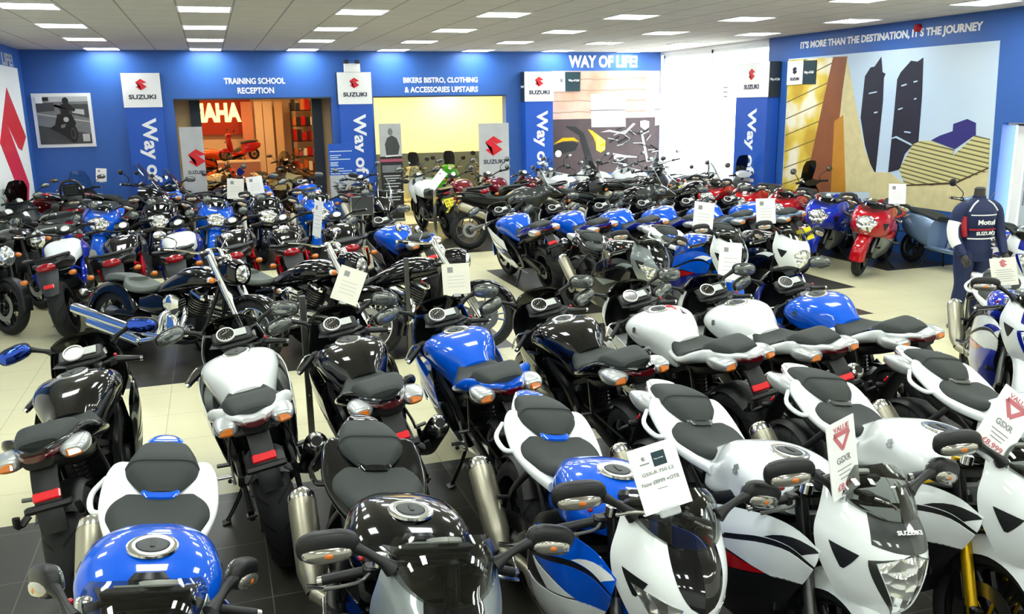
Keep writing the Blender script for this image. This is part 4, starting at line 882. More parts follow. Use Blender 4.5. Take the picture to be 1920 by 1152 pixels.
def town_scooter_kit():
    K = Kit((.45, 0, .8), 26)
    wheel(K, 'front_wheel', .62, .23, .23, .10, .15, discs=(.05,), disc_r=.1, steer=True, rim='c_rim'); wheel(K, 'rear_wheel', -.60, .23, .23, .10, .15, rim='c_rim')
    f = MB(); f.tube([(.62, .06, .24), (.56, .05, .42), (.44, 0, .60), (.38, 0, .92)], .022, 'frame_black', 8); K.add('fork_leg', f, steer=True)
    g = MB(); g.loft([(.44, [(0, .44), (.05, .43), (.08, .38), (.07, .34), (0, .33)]), (.60, [(0, .51), (.07, .50), (.09, .42), (.085, .34), (0, .33)]), (.76, [(0, .45), (.05, .44), (.07, .38), (.06, .33), (0, .32)]), (.84, [(0, .36), (.02, .355), (.03, .34), (.02, .32), (0, .32)])], 'c_body', 4, 3); K.add('front_mudguard', g, steer=True)
    b = MB(); b.surf([[(.48, 0, .98), (.46, .12, .96), (.42, .18, .93)], [(.52, 0, .80), (.48, .18, .78), (.40, .26, .74)], [(.50, 0, .55), (.44, .17, .53), (.36, .25, .48)], [(.40, 0, .36), (.36, .16, .34), (.28, .20, .30)]], 'c_body', side=-1, thick=.02); b.mirror(); K.add('leg_shield', b)
    b = MB(); b.box((.06, 0, .27), (.55, .30, .06), 'c_body', bev=.02); K.add('footboard', b)
    b = MB(); b.loft([(-.14, [(0, .66), (.12, .65), (.16, .55), (.15, .30), (0, .26)]), (-.35, [(0, .72), (.15, .70), (.21, .55), (.20, .35), (0, .30)]), (-.62, [(0, .72), (.14, .70), (.20, .58), (.17, .42), (0, .38)]), (-.86, [(0, .68), (.06, .66), (.09, .60), (.07, .52), (0, .50)])], 'c_body', 4, 4); K.add('body_shell', b)
    s = MB(); s.loft([(-.10, [(0, .72), (.07, .72), (.10, .70), (.10, .66), (0, .65)]), (-.30, [(0, .77), (.12, .765), (.15, .74), (.15, .70), (0, .69)]), (-.55, [(0, .79), (.11, .785), (.14, .76), (.14, .72), (0, .71)]), (-.78, [(0, .78), (.06, .775), (.08, .76), (.08, .73), (0, .72)])], 'seat_vinyl', 4, 4); K.add('seat', s)
    n = MB(); n.loft([(.30, [(0, 1.04), (.10, 1.03), (.16, .99), (.10, .95), (0, .94)]), (.42, [(0, 1.07), (.09, 1.05), (.13, .99), (.09, .93), (0, .92)]), (.52, [(0, 1.02), (.05, 1.01), (.07, .98), (.05, .94), (0, .93)])], 'c_body', 4, 4); ni = K.add('handlebar_cowl', n, steer=True)
    h = MB(); h.ball((.49, 0, .985), (.06, .07, .06), 'headlight_facets', 16, 10); K.add('headlight', h, ni, True); bars(K, .33, 1.0, .30, .36, 1.0, my=.05, mz=.20)
    l = MB(); l.ball((-.86, 0, .60), (.03, .06, .04), 'lens_red', 12, 8); K.add('tail_light', l); stalk_signal(K, .50, .15, .72)
    w = MB(); w.surf([[(.46, 0, 1.06), (.44, .12, 1.05)], [(.38, 0, 1.26), (.37, .13, 1.25)], [(.34, 0, 1.36), (.34, .09, 1.35)]], 'screen_dark', side=-1, thick=.004); w.mirror(); K.add('windscreen', w)
    p = MB(); p.tube([(-.10, .10, .28), (-.14, .20, .02)], .012, 'frame_black', 8, 0); p.tube([(-.10, -.10, .28), (-.14, -.20, .02)], .012, 'frame_black', 8, 0); K.add('centre_stand', p)
    return K
for k in ('c_rim', 'c_pipe', 'c_shroud', 'c_frame2', 'c_seat', 'c_screen', 'c_rack', 'c_body', 'c_trim'): mat(k, '808080', .3, 0, .5)
# ------------------------------------------------------------------ the room
mat('wall_blue', '3263B2', .45, noise=.06, nscale=3)
mat('wall_white', 'EDEEEA', .6)
mat('wall_cream', 'F0E4C0', .7)
mat('wall_tan', 'D9B98A', .7)
mat('dado_grey', '4A5358', .6)
mat('door_grey', 'B9C4C8', .4)
mat('frame_white', 'F2F3F0', .4)
mat('column_slate', '2A3540', .5)
mat('sign_white', 'F3F4F2', .35)
mat('sign_blue', '1D56BC', .4)
mat('sign_dark', '26303A', .4)
mat('letter_white', 'F4F6F8', .4)
mat('logo_red', 'D8202C', .4)
mat('logo_ink', '262A44', .4)
mat('poster_frame', 'ECEEEE', .4)
mat('paper_grey', '8A8E90', .5, noise=.5, nscale=5); mat('paper_pale', 'C9CCCC', .5, noise=.3, nscale=4); mat('paper_dark', '1E2022', .5, noise=.4, nscale=8); mat('paper_mid', '4C5052', .5, noise=.5, nscale=9)
mat('print_sky', 'BFD6EA', .45, noise=.10, nscale=.5); mat('print_gold', 'E4C65A', .45); mat('print_cream', 'E9DDA8', .45, noise=.35, nscale=6); mat('print_brown', '9A5A34', .45, noise=.35, nscale=3)
mat('print_orange', 'D09030', .45, noise=.2, nscale=5); mat('print_tower', '1E2138', .45, noise=.4, nscale=2); mat('print_violet', '2C2A78', .45); mat('print_dome', 'CFC88E', .45); mat('print_line', '4A3A20', .45)
mat('print_wood', 'D0A58E', .5); mat('print_wood_grey', 'B7A4A0', .5); mat('print_shade', '5A4A4C', .5, noise=.5, nscale=4); mat('print_lamp', 'F4ECEE', .4)
mat('red_wall', 'A8341C', .6); mat('orange_panel', 'D08A6A', .6); mat('cream_panel', 'E2CBA6', .6); mat('plinth_tan', 'B5785A', .5)
mat('concrete_pale', 'D6D8D6', .8, noise=.2, nscale=4)
def wave_lines(name, scale, line, rot=(0, 0, 0), width=.1, dist=0.):
    """printed lines over an existing material (object coordinates)"""
    m = MATS[name]; n, l, b = nodes(m); tc = n.new('ShaderNodeTexCoord'); mp = n.new('ShaderNodeMapping'); mp.inputs['Rotation'].default_value = rot
    w = n.new('ShaderNodeTexWave'); w.inputs['Scale'].default_value = scale; w.bands_direction = 'Z'; w.inputs['Distortion'].default_value = dist
    l.new(tc.outputs['Object'], mp.inputs[0]); l.new(mp.outputs[0], w.inputs['Vector'])
    c = n.new('ShaderNodeMath'); c.operation = 'LESS_THAN'; c.inputs[1].default_value = width; l.new(w.outputs['Fac'], c.inputs[0])
    mx = n.new('ShaderNodeMixRGB'); mx.inputs[1].default_value = b.inputs['Base Color'].default_value; mx.inputs[2].default_value = (*lin(line), 1)
    if b.inputs['Base Color'].is_linked: l.new(b.inputs['Base Color'].links[0].from_socket, mx.inputs[1])
    l.new(c.outputs[0], mx.inputs[0]); l.new(mx.outputs[0], b.inputs['Base Color'])
def mottle(name, cols, scale=3, detail=2):
    m = MATS[name]; n, l, b = nodes(m); tc = n.new('ShaderNodeTexCoord'); t = n.new('ShaderNodeTexNoise'); t.inputs['Scale'].default_value = scale; t.inputs['Detail'].default_value = detail
    r = n.new('ShaderNodeValToRGB'); r.color_ramp.elements.remove(r.color_ramp.elements[0])
    for k, (p, c) in enumerate(cols):
        e = r.color_ramp.elements[0] if k == 0 else r.color_ramp.elements.new(p); e.position = p; e.color = (*lin(c), 1)
    l.new(tc.outputs['Object'], t.inputs['Vector']); l.new(t.outputs['Fac'], r.inputs[0]); l.new(r.outputs[0], b.inputs['Base Color'])
mottle('print_gold', [(.35, 'C9A234'), (.5, 'E6CC50'), (.62, 'F6F0D8')], 1.6); wave_lines('print_gold', 1.1, '7A6A30', (R(16), 0, 0), .012)
mottle('print_wood', [(.3, 'B98E6E'), (.55, 'DDB9A8'), (.8, 'C79A80')], 1.2, 6); wave_lines('print_wood', 1.3, 'A88570', (0, 0, 0), .02, 1.5)
wave_lines('print_dome', 5.0, '6E6A48', (R(-8), 0, 0), .25)
mottle('print_sky', [(.2, 'A9C8E6'), (.8, 'D8E4EE')], .35)
# tiled floor: cream tiles with blocks of dark tiles
def tile_material(name, col, grout, rough, mod=.6, mz=.6, ox=0., oy=0., w=.006, spec=.5):
    m = mat(name, col, rough, spec=spec); n, l, b = nodes(m); g = n.new('ShaderNodeNewGeometry'); s = n.new('ShaderNodeSeparateXYZ'); l.new(g.outputs['Position'], s.inputs[0]); outs = []
    for i, (md, o) in enumerate(((mod, ox), (mz, oy))):
        a = n.new('ShaderNodeMath'); a.operation = 'SUBTRACT'; a.inputs[1].default_value = o; l.new(s.outputs[i], a.inputs[0])
        d = n.new('ShaderNodeMath'); d.operation = 'DIVIDE'; d.inputs[1].default_value = md; l.new(a.outputs[0], d.inputs[0])
        f = n.new('ShaderNodeMath'); f.operation = 'FRACT'; l.new(d.outputs[0], f.inputs[0])
        q = n.new('ShaderNodeMath'); q.operation = 'LESS_THAN'; q.inputs[1].default_value = (w if np.isscalar(w) else w[i])/md; l.new(f.outputs[0], q.inputs[0]); outs.append(q)
    mx = n.new('ShaderNodeMath'); mx.operation = 'MAXIMUM'; l.new(outs[0].outputs[0], mx.inputs[0]); l.new(outs[1].outputs[0], mx.inputs[1])
    t = n.new('ShaderNodeTexNoise'); t.inputs['Scale'].default_value = 2.5; l.new(g.outputs['Position'], t.inputs['Vector'])
    c0 = n.new('ShaderNodeMixRGB'); c0.blend_type = 'MULTIPLY'; c0.inputs[0].default_value = .12; c0.inputs[1].default_value = (*lin(col), 1); l.new(t.outputs['Fac'], c0.inputs[2])
    c = n.new('ShaderNodeMixRGB'); l.new(mx.outputs[0], c.inputs[0]); l.new(c0.outputs[0], c.inputs[1]); c.inputs[2].default_value = (*lin(grout), 1); l.new(c.outputs[0], b.inputs['Base Color'])
    return m
tile_material('floor_cream', 'E0DBB4', 'A9A588', .30, .6, .6, .09, .42, .005)
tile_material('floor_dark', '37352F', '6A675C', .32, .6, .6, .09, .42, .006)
tile_material('ceiling_tile', 'E2DED4', 'A8A49C', .9, .6, .59, -2.03-.006, 10.66-.005, (.022, .012), spec=.2)
XL, XR, YB, YF, CZ = -3.16, 10.0, 18.45, -4.5, 3.48
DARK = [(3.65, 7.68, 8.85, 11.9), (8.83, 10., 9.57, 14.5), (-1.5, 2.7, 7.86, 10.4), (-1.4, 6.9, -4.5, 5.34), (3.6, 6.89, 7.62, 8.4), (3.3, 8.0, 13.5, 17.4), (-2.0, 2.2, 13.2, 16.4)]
def floor_mesh():
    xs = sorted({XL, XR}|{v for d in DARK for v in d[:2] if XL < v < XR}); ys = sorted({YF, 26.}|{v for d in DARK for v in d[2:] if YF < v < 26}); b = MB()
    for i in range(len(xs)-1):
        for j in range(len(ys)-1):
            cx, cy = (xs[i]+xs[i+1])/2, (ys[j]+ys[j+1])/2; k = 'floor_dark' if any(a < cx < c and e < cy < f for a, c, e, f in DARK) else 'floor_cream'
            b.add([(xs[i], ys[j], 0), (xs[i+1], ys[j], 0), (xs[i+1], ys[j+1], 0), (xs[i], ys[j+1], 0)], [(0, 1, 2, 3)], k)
    b.add([(XL, YF, -.1), (XR, YF, -.1), (XR, 26., -.1), (XL, 26., -.1)], [(3, 2, 1, 0)], 'floor_cream')
    return b
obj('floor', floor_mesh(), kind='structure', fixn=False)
def slab(name, lo, hi, key, parent=None, kind='structure'):
    b = MB(); b.box([(lo[i]+hi[i])/2 for i in range(3)], [hi[i]-lo[i] for i in range(3)], key); return obj(name, b, parent, kind=kind if parent is None else None)
slab('ceiling', (XL, YF, CZ), (XR, YB+.25, CZ+.1), 'ceiling_tile')
def multi(name, boxes):
    b = MB()
    for lo, hi, key in boxes: b.box([(lo[i]+hi[i])/2 for i in range(3)], [hi[i]-lo[i] for i in range(3)], key)
    return obj(name, b, kind='structure')
wb = multi('wall_back', [((XL, YB, 2.55), (XR, YB+.25, CZ), 'wall_blue'), ((XL, YB, 0), (-.61, YB+.25, 2.55), 'wall_blue'), ((2.42, YB, 0), (3.29, YB+.25, 2.55), 'wall_blue'), ((6.2, YB, 0), (XR, YB+.25, 2.55), 'wall_blue')])
wl = multi('wall_left', [((XL-.2, 7.5, 0), (XL, YB+.25, CZ), 'wall_blue'), ((XL-.2, YF, 0), (XL, 7.5, CZ), 'wall_white')])  # near stretch, out of view, turned white to add bounce light
wr = multi('wall_right', [((XR, YF, 0), (XR+.25, 7.3, CZ), 'wall_white'), ((XR, 7.3, 0), (XR+.25, 7.9, CZ), 'wall_blue'), ((XR, 7.9, 2.02), (XR+.25, 9.0, CZ), 'wall_blue'), ((XR, 9.0, 0), (XR+.25, 14.3, CZ), 'wall_blue'), ((XR, 14.3, 3.42), (XR+.25, YB+.25, CZ), 'wall_white')])  # unseen near stretch also white, for bounce and less blue in reflections
multi('wall_front', [((XL, YF-.2, 0), (XR, YF, CZ), 'wall_white')])
d = multi('door_1', [((XR+.12, 7.95, 0), (XR+.17, 8.70, 1.98), 'door_grey'), ((XR+.10, 8.72, 0), (XR+.2, 8.84, 2.0), 'frame_white'), ((XR+.1, 7.9, 1.98), (XR+.2, 9.0, 2.02), 'frame_white')])
h = MB(); h.cyl((XR+.06, 8.60, .95), (XR+.06, 8.60, 1.15), .012, key='metal_bright'); obj('door_handle', h, d)
# glazed bay beside the mural
w = MB()
for y in (14.33, 16.35, 18.40): w.box((XR+.1, y, 1.71), (.09, .07, 3.42), 'frame_white')
w.box((XR+.1, 16.37, 3.38), (.09, 4.1, .08), 'frame_white'); w.box((XR+.1, 16.37, .05), (.09, 4.1, .10), 'frame_white'); wi = obj('window_1', w, kind='structure')
w = MB(); w.box((XR+.1, 16.37, 1.71), (.012, 4.05, 3.3), 'window_glass'); obj('window_pane', w, wi)
b = MB()
for dz in (0, -.09, -.18): b.box((XR+.085, 15.85, 2.63+dz), (.004, .16, .03), 'ink_grey')
obj('window_sticker', b, wi)
slab('pavement', (XR+.25, 10, -.06), (XR+14, 30, -.02), 'concrete_pale')
# trims on the ceiling edge and dark strips over the doorways
multi('trim_1', [((XR-.02, 14.3, 3.40), (XR, YB, CZ), 'frame_white')])
multi('trim_2', [((-.61, YB-.02, 2.545), (2.42, YB+.25, 2.575), 'column_slate'), ((3.29, YB-.02, 2.545), (6.2, YB+.25, 2.575), 'column_slate')])

# ceiling lights
dm = mat('light_diffuser', 'FFFFFF', emit=PANEL_POWER, emitcol='F8FFFB')
lb = MB(); lb.box((0, 0, -.004), (.56, .56, .006), 'light_diffuser'); me_d = lb.mesh('diffuser')
lb = MB()
for x, y, a, c in ((0, .288, .6, .024), (0, -.288, .6, .024), (.288, 0, .024, .552), (-.288, 0, .024, .552)): lb.box((x, y, -.006), (a, c, .012), 'frame_white')
me_f = lb.mesh('frame')
for k in range(7):
    for r in range(10):
        t = thing('ceiling_light', 'square white light panel recessed in the tiled ceiling', 'ceiling light', (-1.73+1.8*k, 18.04-2.36*r, CZ), 0, 'ceiling light panels')
        link('frame', me_f, t); link('diffuser', me_d, t)

# lettering
def lettering(name, s, lo, right, up, width, height, key, parent, depth=.004, bold=.02):
    return link(name, letter_mesh(name, s, lo, right, up, width, height, key, depth, bold), parent)
XP, ZP, YN = (1, 0, 0), (0, 0, 1), (0, -1, 0)
lettering('lettering', 'TRAINING SCHOOL', (.36, YB-.001, 2.84), XP, ZP, 1.17, .12, 'letter_white', wb, bold=.03)
lettering('lettering', 'RECEPTION', (.60, YB-.001, 2.655), XP, ZP, .70, .12, 'letter_white', wb, bold=.03)
lettering('lettering', 'BIKERS BISTRO, CLOTHING', (3.94, YB-.001, 2.82), XP, ZP, 1.63, .13, 'letter_white', wb, bold=.03)
lettering('lettering', '& ACCESSORIES UPSTAIRS', (3.96, YB-.001, 2.64), XP, ZP, 1.61, .12, 'letter_white', wb, bold=.03)
lettering('lettering', 'WAY OF LIFE!', (7.69, YB-.001, 3.14), XP, ZP, 1.70, .27, 'letter_white', wb, bold=.04)
lettering('lettering', "IT'S MORE THAN THE DESTINATION, IT'S THE JOURNEY", (XR-.001, 13.37, 3.20), (0, -1, 0), ZP, 3.89, .155, 'letter_white', wr, bold=.04)
lettering('lettering', 'WAY OF LIFE!', (XL+.001, 14.9, 3.14), (0, 1, 0), ZP, 2.85, .21, 'paper_pale', wl, bold=.04)

def print_panel(name, label, cat, plane, val, layers, into, parent=None, frame=None, base=0.004):
    """a flat print: every layer is an outline (u, z) with its own ink, stacked like foil"""
    b = MB()
    for k, (pts, key) in enumerate(layers):
        t = base+.0012*k
        P = [((val, u, z) if plane == 'x' else (u, val, z)) for u, z in pts]
        b.poly(P, key, into, t)
    o = obj(name, b, parent)
    return tag(o, label, cat) if parent is None else o
RM = dict(
sky=[(13.69, 3.08), (9.18, 3.08), (9.08, .80), (13.68, .68)], gold=[(13.69, 3.06), (12.38, 3.04), (12.88, 0.76), (13.68, 0.69), (13.66, 1.21)],
cream=[(12.19, 3.05), (12.14, 3.04), (11.82, 2.19), (11.74, 2.01), (11.56, 1.55), (11.33, 1.25), (11.26, 0.9), (12.36, 0.81)],
brown=[(12.48, 3.05), (12.13, 3.04), (12.19, 2.5), (12.29, 0.81), (12.84, 0.76), (12.92, 1.23), (12.66, 2.33)], goldband=[(12.34, 2.0), (12.13, 2.1), (11.94, 0.84), (12.31, 0.81)],
t1=[(11.35, 2.99), (11.3, 2.76), (11.23, 2.73), (11.26, 2.67), (11.24, 2.31), (11.28, 1.19), (11.41, 1.34), (11.56, 1.62), (11.71, 2.06), (11.68, 2.71), (11.57, 2.84), (11.48, 2.85)],
t2=[(10.49, 2.93), (10.45, 2.41), (10.44, 1.7), (10.53, 1.68), (10.69, 1.53), (10.77, 1.29), (11.0, 1.23), (10.98, 2.02), (10.97, 2.64), (10.91, 2.74), (10.72, 2.9), (10.59, 2.88)],
house=[(9.58, 2.06), (9.43, 2.01), (9.41, 1.84), (9.45, 1.83), (9.75, 1.64), (10.19, 1.75), (10.04, 1.82), (9.81, 1.89), (9.81, 1.99)],
dome1=[(10.37, 1.74), (10.19, 1.74), (9.75, 1.63), (9.78, 1.53), (9.68, 1.16), (10.19, 1.08), (10.63, 1.07), (10.77, 1.29), (10.53, 1.68)], dome2=[(9.41, 1.84), (9.17, 1.8), (9.14, 1.37), (9.68, 1.16), (9.78, 1.53)],
low=[(11.39, 1.21), (10.97, 1.23), (10.63, 1.07), (9.68, 1.16), (9.14, 1.4), (9.13, .75), (11.36, 0.75)], line1=[(10.6, 1.07), (9.68, 1.18), (9.14, 1.42), (9.14, 1.4), (9.68, 1.15), (10.6, 1.05)],
logo=[(13.69, 3.04), (13.24, 3.03), (13.24, 2.63), (13.69, 2.62)], teal=[(13.24, 3.03), (12.89, 3.02), (12.89, 2.62), (13.24, 2.63)])
lay = [('sky', 'print_sky'), ('gold', 'print_gold'), ('cream', 'print_cream'), ('brown', 'print_brown'), ('goldband', 'print_orange'), ('t1', 'print_tower'), ('t2', 'print_tower'), ('low', 'print_cream'), ('house', 'print_violet'), ('dome1', 'print_dome'), ('dome2', 'print_dome'), ('line1', 'print_line'), ('logo', 'sign_white'), ('teal', 'ink_teal')]
L = [(RM[k], m_) for k, m_ in lay]
for (y0, z0, y1, z1) in ((11.55, 2.45, 11.38, 2.47), (11.40, 2.15, 11.33, 2.16), (10.86, 2.55, 10.76, 2.57), (10.62, 2.60, 10.55, 2.61), (10.60, 1.86, 10.72, 1.87), (10.58, 2.35, 10.54, 2.36), (10.88, 2.20, 10.80, 2.22)): L.append(([(y0, z0), (y1, z1), (y1, z1-.02), (y0, z0-.02)], 'print_sky'))
L.append(([(10.97, 1.76), (10.88, 1.79), (10.55, 1.68), (10.55, 1.66), (10.88, 1.765), (10.97, 1.745)], 'print_sky'))
mr = print_panel('wall_mural', 'large city skyline mural on the right wall above the red motorcycles', 'mural', 'x', XR, L, (-1, 0, 0))
b = MB(); s_logo(b, (XR-.026, 13.46, 2.87), (0, -1, 0), ZP, .13, 'logo_ink'); obj('emblem', b, mr)
lettering('lettering', 'SUZUKI', (XR-.026, 13.58, 2.70), (0, -1, 0), ZP, .25, .05, 'logo_ink', mr); lettering('lettering', 'Way of Life!', (XR-.028, 13.19, 2.79), (0, -1, 0), ZP, .26, .06, 'letter_white', mr)
BM = dict(wood=[(7.30, 3.07), (9.61, 3.07), (9.61, 2.0), (7.30, 2.02)], wood2=[(9.61, 3.07), (9.98, 3.07), (9.98, 2.02), (9.61, 2.02)], dark=[(7.30, 2.02), (9.98, 2.02), (9.98, 0.78), (7.3, 0.78)], win=[(8.23, 2.57), (9.1, 2.57), (9.11, 1.82), (8.25, 1.83)], win2=[(9.86, 2.57), (9.98, 2.57), (9.98, 1.84), (9.87, 1.83)],
yel=[(8.15, 1.79), (8.27, 1.75), (8.6, 1.52), (8.59, 1.31), (8.48, 1.25), (8.37, 1.31), (8.35, 1.48), (8.29, 1.61)], yel2=[(7.31, 1.47), (7.54, 1.61), (7.81, 1.61), (7.95, 1.51), (7.77, 1.54), (7.54, 1.53)], tank=[(7.32, 1.44), (7.54, 1.52), (7.80, 1.52), (7.93, 1.47), (7.85, 1.32), (7.5, 1.25), (7.32, 1.28)],
fork=[(7.61, 1.87), (7.86, 1.85), (8.06, 1.7), (8.23, 1.25), (8.37, 0.84), (8.18, 0.85), (8.09, 1.18), (7.95, 1.66), (7.65, 1.83)], lamp=[(9.48, 1.94), (9.6, 1.96), (9.71, 1.93), (9.71, 1.8), (9.61, 1.73), (9.49, 1.81)], bars=[(8.48, 1.71), (8.69, 1.76), (9.07, 1.69), (9.3, 1.90), (9.36, 1.88), (9.09, 1.65), (8.69, 1.72)],
frame=[(8.79, 1.23), (9.17, 1.16), (9.41, 1.13), (9.41, 1.11), (8.88, 1.13), (8.88, 1.02), (8.84, 1.04)], pale=[(7.30, 3.05), (7.59, 3.05), (7.6, 2.63), (7.33, 2.63)], teal=[(7.6, 3.05), (7.97, 3.05), (7.96, 2.63), (7.6, 2.63)], orb=[(7.43+.08*math.cos(a), 1.26+.08*math.sin(a)) for a in np.linspace(0, 2*PI, 12)[:-1]], leg=[(9.48, 1.72), (9.54, 1.72), (9.72, 1.0), (9.66, 1.0)])
L = [(BM[k], m_) for k, m_ in [('wood', 'print_wood'), ('wood2', 'print_wood_grey'), ('dark', 'print_shade'), ('win', 'print_lamp'), ('win2', 'print_lamp'), ('tank', 'paper_dark'), ('yel2', 'paint_yellow'), ('fork', 'paper_dark'), ('yel', 'paint_yellow'), ('bars', 'print_lamp'), ('frame', 'print_lamp'), ('lamp', 'print_lamp'), ('orb', 'print_lamp'), ('leg', 'paper_pale'), ('pale', 'sign_white'), ('teal', 'ink_teal')]]
for u0, u1, z in ((8.23, 9.1, 2.21), (9.86, 9.98, 2.21)): L.append(([(u0, z), (u1, z), (u1, z-.015), (u0, z-.015)], 'paper_mid'))
random.seed(3)
for k in range(26):
    u, z = random.uniform(8.6, 9.8), random.uniform(1.0, 1.75); du, dz = random.uniform(.08, .3), random.uniform(-.12, .12); L.append(([(u, z), (u+du, z+dz), (u+du, z+dz-.018), (u, z-.018)], random.choice(['print_lamp', 'paper_dark', 'paper_pale'])))
mb_ = print_panel('wall_mural', 'garage mural with a black and yellow motorcycle beside the bright window', 'mural', 'y', YB, L, YN)
lettering('lettering', 'Way of Life!', (7.66, YB-.06, 2.83), XP, ZP, .26, .06, 'letter_white', mb_)
b = MB(); s_logo(b, (7.50, YB-.055, 2.87), XP, ZP, .09, 'paper_grey'); obj('emblem', b, mb_)
# left wall: white board with the giant red emblem
b = MB(); b.box((XL+.008, 13.9, 1.6), (.016, 8.2, 3.06), 'wall_white'); pb = obj('emblem_board', b, label='white wall board with a giant red emblem on the left wall', cat='wall board')
b = MB(); b.poly([(XL+.017, y, z) for y, z in [(16.83, 2.77), (17.9, 1.93), (17.37, 1.71), (17.1, 1.76), (16.42, 2.23), (17.59, 1.10), (16.83, .30), (15.6, 1.0), (16.3, 1.25), (16.6, 1.0), (16.75, .95), (15.75, 1.90)]], 'logo_red', (1, 0, 0), .004); obj('emblem', b, pb, label='red emblem')
# framed black and white poster
b = MB(); b.poly([(-3.06, YB-.001, 2.70), (-2.06, YB, 2.70), (-2.06, YB, 1.71), (-3.06, YB, 1.71)], 'poster_frame', YN, .03); pf = obj('framed_poster', b, label='white framed black and white poster of a rider on the blue wall', cat='poster')
def disc(u, z, r, rz=None, n=14): return [(u+r*math.cos(a), z+(rz or r)*math.sin(a)) for a in np.linspace(0, 2*PI, n+1)[:-1]]
L = [([(-3.0, 2.64), (-2.12, 2.64), (-2.12, 1.77), (-3.0, 1.77)], 'paper_grey'), ([(-3.0, 2.64), (-2.12, 2.64), (-2.12, 2.55), (-3.0, 2.54)], 'paper_pale'), ([(-3.0, 2.52), (-2.70, 2.53), (-2.70, 2.38), (-3.0, 2.36)], 'paper_mid'), ([(-2.5, 2.50), (-2.12, 2.50), (-2.12, 2.24), (-2.43, 2.32)], 'paper_mid'), ([(-2.42, 2.42), (-2.2, 2.40), (-2.2, 2.30), (-2.40, 2.34)], 'paper_pale'),
     ([(-3.0, 2.12), (-2.12, 1.95), (-2.12, 1.77), (-3.0, 1.77)], 'paper_mid'), ([(-3.0, 2.34), (-2.12, 2.18), (-2.12, 2.16), (-3.0, 2.32)], 'paper_pale'),
     (disc(-2.50, 2.56, .055, .065), 'ink_black'), ([(-2.62, 2.47), (-2.52, 2.52), (-2.44, 2.51), (-2.34, 2.40), (-2.37, 2.36), (-2.46, 2.40), (-2.44, 2.28), (-2.60, 2.28), (-2.60, 2.40), (-2.68, 2.50), (-2.71, 2.46)], 'paper_dark'),
     ([(-2.66, 2.32), (-2.42, 2.32), (-2.36, 2.15), (-2.44, 1.98), (-2.60, 1.98), (-2.72, 2.12)], 'ink_black'), (disc(-2.43, 1.96, .085, .17), 'ink_black'), (disc(-2.425, 1.96, .045, .11), 'paper_mid'), (disc(-2.43, 1.96, .03, .08), 'paper_dark'), ([(-2.72, 2.12), (-2.82, 2.06), (-2.66, 1.98), (-2.50, 1.86), (-2.50, 2.02)], 'ink_black'),
     (disc(-2.52, 2.22, .045), 'paper_pale'), ([(-2.62, 2.12), (-2.54, 2.14), (-2.55, 2.08), (-2.62, 2.06)], 'paper_grey'), ([(-3.0, 2.64), (-2.88, 2.64), (-2.88, 2.52), (-3.0, 2.52)], 'sign_white'), ([(-2.88, 2.63), (-2.78, 2.63), (-2.78, 2.56), (-2.88, 2.56)], 'ink_black'), ([(-2.27, 1.95), (-2.15, 1.95), (-2.15, 1.81), (-2.27, 1.81)], 'paper_pale')]
print_panel('poster_print', '', '', 'y', YB-.03, L, YN, parent=pf)

# sign pillars
def pillar(name_label, x0, x1, y, side=None, axis='x', word=True):
    """blue pilaster with a white emblem box on top; axis x: on the back wall, axis y: on the right wall"""
    root = thing('sign_pillar', name_label, 'sign pillar', ((x0+x1)/2, y, 0) if axis == 'x' else (y, (x0+x1)/2, 0)); inv = Matrix.Translation(-root.location)
    dpt = .25
    def add(nm, b, lb=None): o = obj(nm, b, root, lb); o.matrix_parent_inverse = inv; return o
    if axis == 'x':
        b = MB(); b.box(((x0+x1)/2, y+dpt/2, 1.21), (x1-x0-.04, dpt, 2.42), 'sign_blue'); add('post', b)
        b = MB(); b.box(((x0+x1)/2, y+dpt/2, 2.735), (x1-x0, dpt-.004, .63), 'sign_dark'); b.box(((x0+x1)/2, y-.004, 2.735), (x1-x0, .012, .63), 'sign_white'); bx = add('sign_box', b, 'white emblem box with dark sides')
        b = MB(); s_logo(b, ((x0+x1)/2, y-.012, 2.84), XP, ZP, .21, 'logo_red'); add('emblem', b, 'red emblem')
        o = lettering('lettering', 'SUZUKI', ((x0+x1)/2-.24, y-.011, 2.57), XP, ZP, .48, .085, 'logo_ink', root, bold=.03); o.matrix_parent_inverse = inv
        o = lettering('lettering', 'Way of Life!', ((x0+x1)/2-.14, y-.001, 2.22), (0, 0, -1), XP, 1.95, .34, 'letter_white', root, bold=.03); o.matrix_parent_inverse = inv
        if side: o = lettering('lettering', 'Way of Life!', (x0-.001, y+.22, 2.70), (0, -1, 0), ZP, .19, .06, 'letter_white', root); o.matrix_parent_inverse = inv
    else:
        b = MB(); b.box((y+dpt/2, (x0+x1)/2, 1.21), (dpt, x1-x0-.04, 2.42), 'sign_blue'); add('post', b)
        b = MB(); b.box((y+dpt/2, (x0+x1)/2, 2.735), (dpt-.004, x1-x0, .63), 'sign_dark'); b.box((y-.004, (x0+x1)/2, 2.735), (.012, x1-x0, .63), 'sign_white'); add('sign_box', b, 'white emblem box with dark sides')
        b = MB(); s_logo(b, (y-.012, (x0+x1)/2, 2.84), (0, -1, 0), ZP, .21, 'logo_red'); add('emblem', b, 'red emblem')
        o = lettering('lettering', 'SUZUKI', (y-.011, (x0+x1)/2+.24, 2.57), (0, -1, 0), ZP, .48, .085, 'logo_ink', root, bold=.03); o.matrix_parent_inverse = inv
        o = lettering('lettering', 'Way of Life!', (y-.001, (x0+x1)/2+.16, 2.22), (0, 0, -1), (0, -1, 0), 1.95, .36, 'letter_white', root, bold=.03); o.matrix_parent_inverse = inv
        o = lettering('lettering', 'Way of Life!', (y+.02, x0-.001, 2.70), XP, ZP, .21, .06, 'letter_white', root); o.matrix_parent_inverse = inv
    return root
